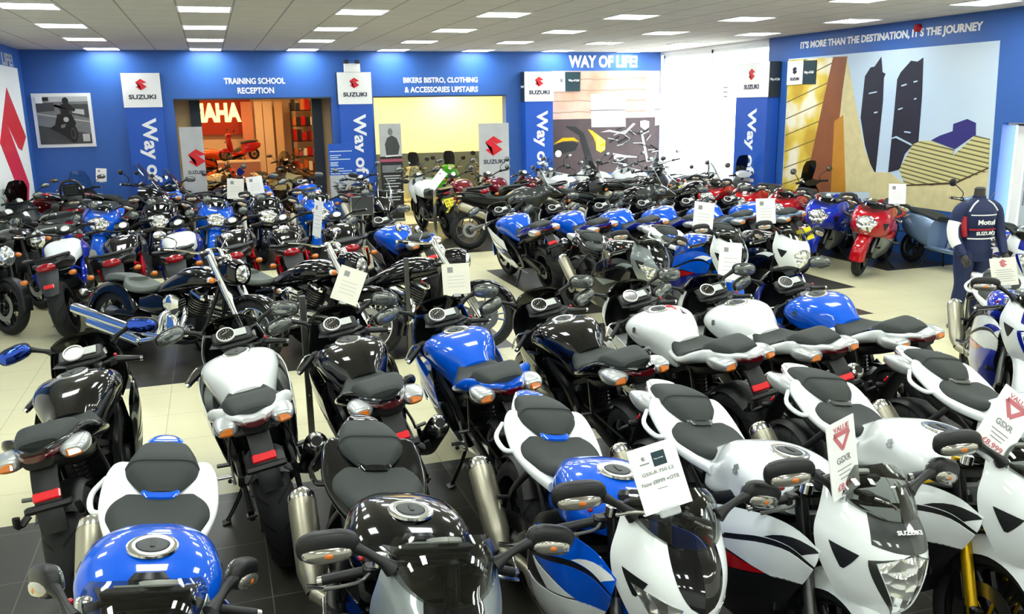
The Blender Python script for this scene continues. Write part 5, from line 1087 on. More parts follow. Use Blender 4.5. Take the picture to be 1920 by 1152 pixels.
pillar('blue sign pillar left of the first doorway, right of the framed poster', -1.48, -.80, 18.2)
pillar('blue sign pillar between the two doorways', 2.53, 3.22, 18.2)
pillar('blue sign pillar right of the second doorway, beside the garage mural', 6.55, 7.23, 18.2, side=True)
pillar('blue sign pillar on the right wall between window and skyline mural', 13.87, 14.93, 9.73, axis='y')
t = thing('emergency_light', 'white twin-head emergency light on top of the middle sign pillar', 'emergency light', (2.86, 18.33, 3.05))
b = MB(); b.box((0, 0, .09), (.32, .12, .18), 'frame_white', bev=.01); obj('case', b, t)
for s in (-1, 1): b = MB(); b.box((s*.11, -.03, .21), (.09, .10, .07), 'plastic_grey', bev=.01); obj('lamp_head', b, t)
b = MB(); b.lathe([(0, .0), (0, .06), (-.05, .055), (-.07, .03), (-.07, 0)], (XR, 10.63, 3.36), 'paint_red', 20, axis='x'); obj('alarm_sounder', b, label='small red alarm sounder high on the right wall', cat='alarm')

# ---- showrooms seen through the two doorways
multi('wall_back_room_1', [((-1.2, 25.0, 0), (3.0, 25.2, 3.0), 'cream_panel'), ((-1.3, YB+.25, 0), (-1.2, 25.2, 3.0), 'wall_tan'), ((2.95, YB+.25, 0), (3.05, 25.2, 3.0), 'wall_tan'), ((-1.3, YB+.25, 3.0), (3.05, 25.2, 3.1), 'wall_tan')])
multi('wall_back_room_2', [((3.05, 21.5, 0), (7.4, 21.7, 3.0), 'wall_cream'), ((7.3, YB+.25, 0), (7.4, 21.7, 3.0), 'wall_cream'), ((3.05, YB+.25, 3.0), (7.4, 21.7, 3.1), 'wall_cream'), ((3.06, YB+.25, 0), (3.10, 21.5, 3.0), 'wall_cream')])
multi('trim_3', [((3.10, 21.47, 0), (7.3, 21.5, 1.22), 'dado_grey')])
multi('trim_4', [((-.34, 19.2, 0), (-.14, 19.4, 3.0), 'column_slate'), ((-1.2, 19.3, 0), (-.34, 19.35, 3.0), 'wall_tan')])
multi('trim_5', [((2.10, 19.2, 0), (2.31, 19.4, 3.0), 'column_slate'), ((2.31, 19.3, 0), (2.95, 19.35, 3.0), 'wall_tan')])
b = MB(); b.box((.10, 24.9, 2.2), (2.0, .1, 1.0), 'red_wall'); sg = obj('shop_sign', b, label='red sign with glowing cream YAMAHA letters in the back showroom', cat='sign')
mat('letter_glow', 'F4D890', .5, emit=1.6, emitcol='FFD070')
lettering('lettering', 'YAMAHA', (-1.02, 24.84, 2.03), XP, ZP, 1.86, .50, 'letter_glow', sg, bold=.05)
for k, (x, w_, c) in enumerate(((.98, .30, 'orange_panel'), (1.28, .22, 'cream_panel'), (1.52, .26, 'cream_panel'), (1.80, .22, 'wall_tan'), (2.30, .25, 'cream_panel'))):
    b = MB(); b.box((x, 24.6, 1.3), (w_-.02, .04, 2.5), c); obj('room_divider', b, label='tall plain divider board behind the red scooter', cat='divider', group='plain dividers at the back of the showroom')
# shelf of boxed goods
t = thing('goods_rack', 'tall rack of red, pink and black packs at the right of the back showroom', 'rack', (2.45, 24.2, 0)); b = MB()
for z in (.3, .7, 1.1, 1.5, 1.9, 2.3): b.box((0, 0, z), (.75, .35, .02), 'frame_black')
for s in (-1, 1): b.box((s*.37, 0, 1.25), (.02, .35, 2.5), 'frame_black')
obj('shelf_frame', b, t); random.seed(5)
mat('pack_pink', 'A8506A', .5); mat('pack_orange', 'C06A2A', .5)
for z in (.3, .7, 1.1, 1.5, 1.9, 2.3):
    for k in range(6):
        h_ = random.uniform(.18, .32); b = MB(); b.box((2.45-.30+.12*k, 24.12, z+.01+h_/2), (.10, .12, h_), random.choice(['pack_pink', 'paint_red', 'ink_black', 'pack_orange', 'card_cream', 'paint_maroon']), bev=.005); obj('pack', b, t).matrix_parent_inverse = Matrix.Translation((-2.45, -24.2, 0))
b = MB(); b.box((.62, 22.75, .55), (1.0, .75, 1.08), 'plinth_tan', bev=.01); b.box((.62, 22.75, 1.10), (1.02, .77, .03), 'cream_panel'); obj('display_plinth', b, label='tan display plinth carrying the red scooter', cat='plinth')
b = MB(); b.poly([(.62, 22.37, .75), (.74, 22.37, .86), (.62, 22.37, .97), (.50, 22.37, .86)], 'paint_royal', YN, .004); obj('blue_sticker', b, label='blue diamond sticker on the front of the tan plinth', cat='sticker')
# warm lamps of those rooms
mat('warm_lamp', 'FFD9A0', emit=85, emitcol='FFCB90'); mat('warm_lamp_soft', 'FFE9B8', emit=190, emitcol='FFE9B0')
lampg = MB(); lampg.lathe([(0, 0), (0, .10)], (0, 0, 0), 'warm_lamp', 16, axis='z'); ml = lampg.mesh('lamp_face', fixn=False)
lampg = MB(); lampg.lathe([(0, 0), (0, .12)], (0, 0, 0), 'warm_lamp_soft', 16, axis='z'); ml2 = lampg.mesh('lamp_face', fixn=False)
lr = MB(); lr.lathe([(-.012, .10), (-.012, .135), (.03, .135), (.03, .12)], (0, 0, 0), 'frame_white', 20, axis='z'); mr_ = lr.mesh('lamp_ring')
for (x, y, z, me_) in ((-.2, 21, 2.97, ml), (.8, 21, 2.97, ml), (1.8, 21, 2.97, ml), (.2, 23.4, 2.97, ml), (1.2, 23.4, 2.97, ml), (2.2, 23.2, 2.97, ml), (-.6, 23.4, 2.97, ml), (4.0, 20.4, 2.97, ml2), (5.6, 20.9, 2.97, ml2), (6.6, 20.4, 2.97, ml2), (4.9, 19.5, 2.97, ml2)):
    t = thing('ceiling_downlight', 'round warm downlight in the ceiling of the back showroom', 'ceiling light', (x, y, z), 0, 'warm downlights'); link('lamp_ring', mr_, t); link('lamp_face', me_, t)

# ---- banners
def banner(label, x0, x1, y, top, key, rz=0., base=True, name='roll_up_banner', z0=.05):
    t = thing(name, label, 'banner', ((x0+x1)/2, y, 0)); w_ = x1-x0
    b = MB(); b.box((0, 0, (top+z0)/2), (w_, .012, top-z0), key); obj('panel', b, t)
    b = MB(); b.box((0, .0, .03), (w_, .16, .06), 'metal_grey', bev=.01); b.box((0, .03, top/2), (.02, .02, top), 'metal_grey'); obj('stand', b, t); return t
t = banner('grey banner with a large red emblem right of the second doorway', 5.44, 6.12, 18.05, 1.98, 'paper_pale'); b = MB(); s_logo(b, (0, -.008, 1.50), XP, ZP, .42, 'logo_red'); obj('emblem', b, t, 'red emblem')
lettering('lettering', 'SUZUKI', (-.24, -.008, 1.12), XP, ZP, .48, .09, 'logo_ink', t)
t = banner('grey banner with a pale red emblem left in the first doorway', -.55, -.13, 18.05, 2.04, 'paper_pale'); b = MB(); s_logo(b, (.07, -.008, 1.45), XP, ZP, .34, 'logo_red'); obj('emblem', b, t, 'red emblem')
lettering('lettering', 'SUZUKI', (-.12, -.008, 1.14), XP, ZP, .30, .07, 'logo_ink', t)
t = banner('black and white roll-up banner at the left of the second doorway', 3.30, 3.76, 18.05, 2.02, 'paper_dark')
L = MB(); L.poly([(-.23, -.007, 2.02), (.23, -.007, 2.02), (.23, -.007, 1.35), (-.23, -.007, 1.35)], 'paper_pale', YN, .001); L.poly([(.03, -.009, 1.78), (.13, -.009, 1.72), (.19, -.009, 1.55), (.15, -.009, 1.38), (-.10, -.009, 1.38), (-.12, -.009, 1.60), (-.07, -.009, 1.73)], 'paper_mid', YN, .001); L.poly([(u, -.010, z) for u, z in disc(.0, 1.85, .05, .075)], 'paper_grey', YN, .001)
L.poly([(-.23, -.007, 1.30), (.23, -.007, 1.30), (.23, -.007, 1.24), (-.23, -.007, 1.24)], 'pack_pink', YN, .001); L.poly([(-.2, -.007, 1.17), (.2, -.007, 1.17), (.2, -.007, 1.02), (-.2, -.007, 1.02)], 'paper_grey', YN, .001)
for k, (w_, z) in enumerate(((.36, .96), (.30, .91), (.14, .86), (.34, .80), (.28, .74), (.36, .66), (.20, .60), (.34, .52), (.30, .46))): L.poly([(-w_/2, -.007, z), (w_/2, -.007, z), (w_/2, -.007, z-.022), (-w_/2, -.007, z-.022)], 'paper_pale', YN, .001)
L.poly([(-.12, -.009, 1.36), (.16, -.009, 1.38), (.16, -.009, 1.36), (-.12, -.009, 1.34)], 'sign_white', YN, .001); obj('print', L, t)
t = banner('blue notice banner in front of the middle sign pillar', 2.19, 2.72, 17.6, 1.66, 'sign_blue')
L = MB()
for k, (x, w_, z) in enumerate(((-.24, .44, 1.52), (-.24, .22, 1.44), (-.24, .16, 1.40), (-.24, .40, 1.36), (-.24, .16, 1.30), (-.24, .14, 1.27), (-.24, .16, 1.24), (-.24, .26, 1.18), (-.24, .42, 1.13), (-.24, .50, 1.08))): L.poly([(x, -.007, z), (x+w_, -.007, z), (x+w_, -.007, z-.018), (x, -.007, z-.018)], 'print_sky', YN, .001)
L.poly([(-.26, -.007, 1.04), (.26, -.007, 1.04), (.26, -.007, .60), (-.26, -.007, .60)], 'paper_pale', YN, .001)
random.seed(9)
for k in range(16):
    a, z = random.uniform(-.24, .1), random.uniform(.65, 1.0); L.poly([(a, -.009, z), (a+.14, -.009, z+random.uniform(-.05, .05)), (a+.12, -.009, z-.05)], random.choice(['paper_mid', 'paper_dark', 'print_sky']), YN, .001)
obj('print', L, t)
# ------------------------------------------------------------------ motorcycles
SPORT = sport_kit('gsx'); TWIN = sport_kit('twin'); BUSA = sport_kit('busa'); NAKED = naked_kit(); CRUISER = cruiser_kit(); ADV = adventure_kit(); MAXI = maxi_scooter_kit(); TOWN = town_scooter_kit()
def pal(tank='paint_black', tail=None, nose=None, nose2='paint_black', fair=None, fair2=None, belly='plastic_black', **k):
    d = dict(c_tank=tank, c_tail=tail or tank, c_tail2=tail or tank, c_nose=nose or tank, c_nose2=nose2, c_fair=fair or tank, c_fair2=fair2 or fair or tank, c_belly=belly, c_decal=fair2 or belly, c_panel='plastic_black', c_guard=tank, c_hump=tank,
             c_frame='frame_black', c_signal='paint_silver', c_rim='frame_black', c_pipe='metal_grey', c_shroud='paint_dgrey', c_frame2='frame_black', c_seat='seat_vinyl', c_screen='screen_smoke', c_rack='frame_black', c_body=tank, c_trim='paint_grey')
    d.update(k); return d
P_BW = pal('paint_blue', tail='paint_white', nose='paint_white', nose2='paint_black', fair='paint_blue', fair2='paint_white', belly='paint_white', c_tail2='paint_blue')
P_BKG = pal('paint_black', nose='paint_grey', nose2='paint_black', fair='paint_black', fair2='paint_grey')
P_WH = pal('paint_white', nose2='paint_dgrey', fair2='plastic_black', c_decal='paint_red', c_hump='paint_dgrey', c_guard='paint_white')
P_WS = pal('paint_white', nose2='paint_dgrey', c_hump='paint_dgrey', fair2='paint_grey')
P_BK = pal('paint_black', fair2='paint_dgrey')
P_BL = pal('paint_blue', tail='paint_blue', nose='paint_blue', nose2='paint_black', fair='paint_white', fair2='paint_blue', belly='paint_white')
P_BB = pal('paint_blue', nose='paint_blue', nose2='paint_blue', fair='paint_blue', fair2='paint_white', belly='paint_navy')
BP = dict(c_screen='screen_tint', titanium='frame_black')
FR = 'sports motorcycles facing the camera in the front row'; BR = 'sports motorcycles turned away in the second row'
mc = 'sport_motorcycle'
no_h = ('grab_handle', 'tail_tip')
# front row, facing the camera
TWIN.place(mc, 'blue and white sports motorcycle facing the camera, leftmost of the front row', -.45, 3.13, -90, pal=P_BW, group=FR, fold=-52, drop=('turn_signal',))
TWIN.place(mc, 'black sports motorcycle with grey nose in the front row, second from left', .42, 3.08, -90, pal=P_BKG, group=FR, drop=('turn_signal',))
TWIN.place(mc, 'blue sports motorcycle with white nose in the front row, carrying a price card', 1.27, 3.13, -91, pal=P_BW, group=FR, drop=('turn_signal',))
SPORT.place(mc, 'white sports motorcycle with dark screen panel and bright headlight, fourth in the front row', 2.01, 3.04, -89, pal=P_WH, group=FR)
SPORT.place(mc, 'white sports motorcycle with gold fork legs, fifth in the front row', 2.80, 3.03, -92, pal=dict(P_WH, metal_grey='metal_gold'), group=FR)
SPORT.place(mc, 'white sports motorcycle cut by the right edge, last of the front row', 3.64, 3.08, -92, pal=P_WH, group=FR)
# second row, facing away
SPORT.place(mc, 'glossy black sports motorcycle at the far left of the second row, blue reflection painted into its mirrors', -.70, 4.93, 89, pal=(dict(P_BK, mirror_glass='mirror_blue_reflection')) | BP, group=BR, steer=20, drop=no_h)
SPORT.place(mc, 'white-tanked sports motorcycle second from left in the second row', .19, 5.04, 92, pal=(P_WS) | BP, group=BR, steer=16, drop=no_h)
SPORT.place(mc, 'black sports motorcycle between the white and the blue one in the second row', .86, 5.06, 92, pal=(P_BK) | BP, group=BR, steer=16, drop=no_h)
SPORT.place(mc, 'bright blue sports motorcycle turned away, middle of the second row', 1.55, 5.04, 90, pal=(P_BW | dict(c_tail='paint_blue', c_nose2='paint_blue', c_nose='paint_blue')) | BP, group=BR, steer=18, drop=no_h)
SPORT.place(mc, 'black sports motorcycle right of the bright blue one in the second row', 2.32, 5.06, 92, pal=(P_BK) | BP, group=BR, steer=18, drop=no_h)
w1 = SPORT.place(mc, 'white sports motorcycle with a red and black tank sticker in the second row', 3.04, 5.06, 92, pal=(P_WS) | BP, group=BR, steer=16, drop=no_h)
SPORT.place(mc, 'white sports motorcycle left of the last blue one in the second row', 3.65, 5.02, 90, pal=(P_WS) | BP, group=BR, steer=16, drop=no_h)
SPORT.place(mc, 'blue-tanked sports motorcycle with silver tail at the right end of the second row', 4.35, 5.03, 89, pal=(pal('paint_blue', tail='paint_white', nose='paint_navy', fair='paint_navy', fair2='paint_silver')) | BP, group=BR, steer=18, drop=no_h)
# black cruisers
for (x, y, h, l) in ((-.50, 8.74, -43, 'black and chrome cruiser with long twin pipes, leftmost of the three'), (.58, 8.66, -41, 'black and chrome cruiser in the middle of the three, tilted card on its fork'), (1.50, 8.28, -24, 'black and chrome cruiser at the right of the three, square card on its fork')):
    CRUISER.place('cruiser_motorcycle', l, x, y, h, pal=pal('paint_black', c_seat='seat_vinyl_light', c_frame='frame_black'), group='black and chrome cruisers')
# naked bikes seen from behind
DN = 'naked motorcycles with red tail lights seen from behind'
for k, (x, y, l, t) in enumerate(((-1.55, 10.70, 'white and blue naked motorcycle with red tail light, leftmost of its row', 1), (-.93, 10.73, 'black naked motorcycle with red frame between the two white and blue ones', 0), (-.31, 10.72, 'white and blue naked motorcycle right behind the leftmost cruiser', 1),
                                  (.31, 10.64, 'black naked motorcycle with red frame just right of the second white and blue one', 0), (.92, 10.66, 'black naked motorcycle with red frame behind the middle cruiser', 0), (1.58, 10.64, 'black naked motorcycle at the right end of the red tail light row', 0))):
    NAKED.place('naked_motorcycle', l, x, y, 88, pal=pal('paint_white' if t else 'paint_black', tail='plastic_black', nose='paint_royal' if t else 'paint_black', c_shroud='paint_royal' if t else 'paint_dgrey', c_frame='paint_royal' if t else 'paint_red', c_frame2='paint_royal' if t else 'paint_red'), group=DN, lean=10)
SPORT.place(mc, 'blue sports motorcycle with pale grey side fairing behind the right cruiser', 2.20, 10.30, 100, pal=pal('paint_blue', nose='paint_silver', fair='paint_silver', fair2='paint_navy', belly='paint_silver'), group='blue sports motorcycles in the middle', drop=no_h)
# row facing the camera further back
EG = 'faired motorcycles facing the camera in the back left'
PE = pal('paint_blue', nose2='paint_blue', belly='paint_blue', c_decal='paint_white'); PEB = pal('paint_black')
for (x, y, p, l) in ((-1.76, 14.75, PE, 'blue faired motorcycle facing the camera, leftmost of the back left row'), (-.95, 14.72, PEB, 'black faired motorcycle facing the camera between two blue ones'), (-.14, 14.5, PE, 'blue faired motorcycle facing the camera right of the first black one'), (.62, 14.62, PEB, 'black faired motorcycle facing the camera, fourth of the back left row'),
                     (1.42, 14.7, PE, 'blue faired motorcycle facing the camera in front of the blue notice banner')):
    BUSA.place(mc, l, x, y, -90, pal=p, group=EG, drop=('seat_cowl',))
ADV.place('touring_motorcycle', 'black motorcycle with a round clear screen below the middle sign pillar', 2.2, 13.7, -86, pal=pal('paint_black', c_screen='screen_clear', c_seat='seat_vinyl'), group=EG)
for (x, y, l) in ((-.62, 17.0, 'small blue sports motorcycle far back left of the price cards'), (.92, 17.0, 'small blue sports motorcycle far back in front of the first doorway'), (1.78, 16.9, 'small blue sports motorcycle far back beside the blue notice banner')):
    SPORT.place(mc, l, x, y, 90, pal=P_BB, group='small blue motorcycles far back', drop=no_h)
for (x, y, h, l) in ((.2, 17.2, 60, 'black naked motorcycle far back in front of the first doorway'), (2.7, 16.6, 70, 'black naked motorcycle far back under the middle sign pillar')):
    NAKED.place('naked_motorcycle', l, x, y, h, pal=pal('paint_black', c_frame='frame_black'), group='black motorcycles far back')
# middle block of blue sports bikes seen from behind
HG = 'blue sports motorcycles in the middle'
PH = pal('paint_blue', nose='paint_white', fair='paint_white', fair2='paint_blue', belly='paint_white', tail='paint_navy', c_tail2='paint_blue')
for (x, y, l) in ((3.95, 10.75, 'blue sports motorcycle with white side fairing, leftmost of the middle block'), (4.71, 10.67, 'blue sports motorcycle second from left in the middle block'), (5.38, 10.58, 'blue sports motorcycle third in the middle block'), (6.06, 10.60, 'blue sports motorcycle fourth in the middle block, before the bright window'),
                  (6.75, 10.55, 'blue and silver sports motorcycle behind the white headlight one'), (7.42, 10.5, 'blue and silver sports motorcycle at the right end of the middle block')):
    h_last = SPORT.place(mc, l, x, y, 95, pal=PH if x < 6.5 else dict(PH, c_tail='paint_slate', c_tail2='paint_blue'), group=HG, drop=no_h, lean=12)
IG = 'sports motorcycles facing the camera in the middle'
TWIN.place(mc, 'black and grey sports motorcycle facing the camera, left of the card-carrying blue one', 3.92, 8.40, -86, pal=P_BKG, group=IG)
TWIN.place(mc, 'blue sports motorcycle facing the camera with red emblem on its side and a card', 4.89, 8.45, -88, pal=P_BW | dict(c_belly='paint_navy', c_decal='paint_red'), group=IG)
SPORT.place(mc, 'black sports motorcycle with white nose facing the camera, right of the blue one', 5.62, 8.40, -88, pal=pal('paint_black', nose='paint_white', nose2='paint_white', fair='paint_black', fair2='paint_white', c_guard='paint_white'), group=IG)
# big faired bikes along the right wall
JG = 'large faired motorcycles along the right wall'
for (x, y, c, l) in ((8.78, 9.88, 'paint_red', 'large red faired motorcycle nearest the camera at the right wall'), (8.70, 10.76, 'paint_royal', 'large royal blue faired motorcycle between the red ones at the right wall'), (8.64, 11.64, 'paint_red', 'large red faired motorcycle left of the royal blue one'),
                     (8.62, 12.60, 'paint_red', 'large red faired motorcycle second from the bright window'), (8.60, 13.53, 'paint_red', 'large red faired motorcycle nearest the bright window')):
    BUSA.place(mc, l, x, y, -144, pal=pal(c, tail=c, nose=c, nose2=c, fair=c, fair2='paint_grey', belly='paint_grey', c_decal='paint_silver', c_guard=c), group=JG, drop=('grab_handle', 'seat_cowl'))
b = MB(); b.box((-.96, 0, .62), (.008, .24, .17), 'plate_yellow', (0, R(25), 0), bev=.002)
for k in range(7):
    if k != 4: b.box((-.968, (k-3)*.032, .62), (.002, .016, .06), 'ink_black', (0, R(25), 0))
obj('number_plate', b, h_last, 'yellow number plate')
# black and pale adventure bikes, centre back
GG = 'upright motorcycles in the centre back'
PA = pal('paint_black', nose='paint_dgrey', fair='paint_dgrey', c_seat='seat_vinyl', c_rim='frame_black')
ADV.place('adventure_motorcycle', 'black adventure motorcycle side-on with a stubby grey silencer, centre back', 4.71, 13.71, -5, pal=pal('paint_dgrey', tail='plastic_black', c_rim='metal_grey', c_screen='screen_smoke'), group=GG)
ADV.place('adventure_motorcycle', 'black adventure motorcycle side-on behind the second blue tank', 6.35, 12.85, -12, pal=PA, group=GG)
ADV.place('adventure_motorcycle', 'black adventure motorcycle side-on in front of the bright window', 7.75, 13.3, -12, pal=dict(PA, metal_grey='metal_gold'), group=GG)
ADV.place('adventure_motorcycle', 'white adventure motorcycle with yellow number plate left of the grey silencer', 3.92, 15.9, 96, pal=pal('paint_white', tail='plastic_black', fair='paint_white', nose='paint_white'), group=GG)
for (x, y, l) in ((4.72, 16.3, 'maroon naked motorcycle right of the white one with yellow plate'), (5.45, 16.3, 'maroon naked motorcycle in front of the grey emblem banner'), (6.15, 16.1, 'maroon naked motorcycle below the right sign pillar')):
    NAKED.place('naked_motorcycle', l, x, y, 100, pal=pal('paint_maroon', tail='plastic_black', c_shroud='paint_grey', c_frame='frame_black', c_rim='frame_black'), group=GG)
for (x, y, h, l, c) in ((6.75, 15.9, 120, 'white touring motorcycle in front of the garage mural, leftmost of the white ones', 'paint_white'), (7.6, 16.0, 115, 'white touring motorcycle in the middle below the garage mural', 'paint_white'), (8.45, 16.1, 110, 'white touring motorcycle below the mural window', 'paint_white'), (9.3, 16.2, 105, 'pale touring motorcycle nearest the corner by the window', 'paint_silver')):
    ADV.place('touring_motorcycle', l, x, y, h, pal=pal(c, tail=c, fair=c, nose=c, c_screen='screen_clear', c_rim='metal_grey'), group=GG)
for (x, y, h, l) in ((6.2, 14.4, 20, 'black adventure motorcycle behind the side-on one, centre back'), (7.6, 14.6, 12, 'black adventure motorcycle far back below the garage mural')):
    ADV.place('adventure_motorcycle', l, x, y, h, pal=PA, group=GG)
# maxi scooters and others, far left
MG = 'dark maxi scooters at the left wall'
PM = pal('paint_dgrey', c_trim='paint_silver', c_screen='screen_clear')
MAXI.place('maxi_scooter', 'dark grey maxi scooter side-on behind the far left black motorcycles', -2.42, 13.45, 128, pal=PM, group=MG, drop=('backrest',), lean=5)
MAXI.place('maxi_scooter', 'dark grey maxi scooter side-on nearer the poster wall', -2.62, 15.2, 125, pal=dict(PM, c_body='paint_dgrey', c_screen='screen_dark'), group=MG, drop=('backrest',), lean=5)
MAXI.place('maxi_scooter', 'maxi scooter with arched backrest against the blue wall under the poster', -2.25, 17.1, 92, pal=PM, group=MG, lean=3)
MAXI.place('maxi_scooter', 'black maxi scooter with tall clear screen left of the sign pillar', -1.75, 16.35, -12, pal=pal('paint_black', c_trim='chrome', c_screen='screen_clear'), group=MG, drop=('backrest',), lean=5, scale=1.12)
MAXI.place('maxi_scooter', 'black maxi scooter with tall clear screen just behind the other', -1.30, 17.3, -12, pal=pal('paint_black', c_trim='chrome', c_screen='screen_clear'), group=MG, drop=('backrest',), lean=5)
for (x, y, l) in ((-2.72, 10.9, 'black naked motorcycle cut by the left edge, front wheel on cream tiles'), (-2.62, 12.2, 'black naked motorcycle at the left edge, behind the nearest one')):
    NAKED.place('naked_motorcycle', l, x, y, -48, pal=pal('paint_black', c_frame='frame_black', metal_grey='frame_black'), group='black motorcycles at the left edge')
# right wall scooters and race bikes
TOWN.place('town_scooter', 'slate blue scooter beside the nearest large red motorcycle', 9.55, 9.40, -95, pal=pal('paint_slate', c_rim='metal_grey'), group='scooters along the right wall', drop=('windscreen',))
TOWN.place('town_scooter', 'black scooter against the skyline mural behind the royal blue motorcycle', 9.58, 11.95, 90, pal=pal('paint_black'), group='scooters along the right wall', lean=2)
TOWN.place('town_scooter', 'white scooter against the mural behind the red motorcycles', 9.58, 13.9, 90, pal=pal('paint_white', c_rim='metal_grey'), group='scooters along the right wall', lean=3)
PR = pal('paint_royal', tail='paint_white', nose='paint_white', nose2='paint_navy', fair='paint_white', fair2='paint_navy', belly='paint_royal', c_decal='paint_red', c_guard='paint_white', c_panel='paint_royal', plastic_grey='paint_grey')
SPORT.place(mc, 'white, blue and red race replica motorcycle facing the camera at the right edge', 5.62, 4.95, -128, pal=PR, group='race replica motorcycles')
SPORT.place(mc, 'blue and white race replica motorcycle behind the dressed mannequin', 8.15, 7.2, -128, pal=PR, group='race replica motorcycles')
# seen through the doorways
TOWN.place('town_scooter', 'red scooter on the tan plinth in the back showroom', .66, 22.78, 200, lean=3, pal=pal('paint_red', c_rim='metal_grey'), group='machines in the back showrooms', scale=.62, z=1.12, drop=('windscreen',))
TOWN.place('town_scooter', 'bright green scooter in front of the cream wall of the second doorway', 5.05, 19.7, -88, lean=2, pal=pal('paint_green', c_rim='metal_grey'), group='machines in the back showrooms')
SPORT.place(mc, 'orange sports motorcycle behind the tan plinth', .1, 23.9, 190, pal=pal('paint_orange', nose2='paint_orange', fair2='paint_black'), group='machines in the back showrooms', z=.45)
b = MB(); b.box((.1, 23.9, .22), (2.2, .9, .44), 'plinth_tan', bev=.01); obj('display_plinth', b, label='low tan platform under the orange motorcycle', cat='plinth')
SPORT.place(mc, 'cream sports motorcycle in the first doorway, right of the plinth', 1.25, 20.6, -60, pal=pal('paint_cream', nose2='paint_cream', fair2='paint_black'), group='machines in the back showrooms')
ADV.place('touring_motorcycle', 'brown and black touring motorcycle at the right of the first doorway', 2.0, 20.3, 170, pal=pal('paint_brown'), group='machines in the back showrooms')
ADV.place('touring_motorcycle', 'black touring motorcycle near the goods rack in the back showroom', 2.0, 22.3, 100, pal=pal('paint_black', tail='paint_silver'), group='machines in the back showrooms')
NAKED.place('naked_motorcycle', 'dark naked motorcycle at the left of the first doorway', .05, 20.6, 60, pal=pal('paint_cream', c_frame='frame_black'), group='machines in the back showrooms')
NAKED.place('naked_motorcycle', 'orange naked motorcycle under the glowing sign', -.05, 22.0, 20, pal=pal('paint_orange', c_frame='paint_orange'), group='machines in the back showrooms')
TOWN.place('town_scooter', 'white scooter beside the green one in the second doorway', 4.15, 19.6, -80, lean=2, pal=pal('paint_cream', c_rim='metal_grey'), group='machines in the back showrooms')
NAKED.place('naked_motorcycle', 'dark red naked motorcycle at the right of the second doorway', 5.95, 19.6, -100, pal=pal('paint_maroon', c_frame='frame_black'), group='machines in the back showrooms')

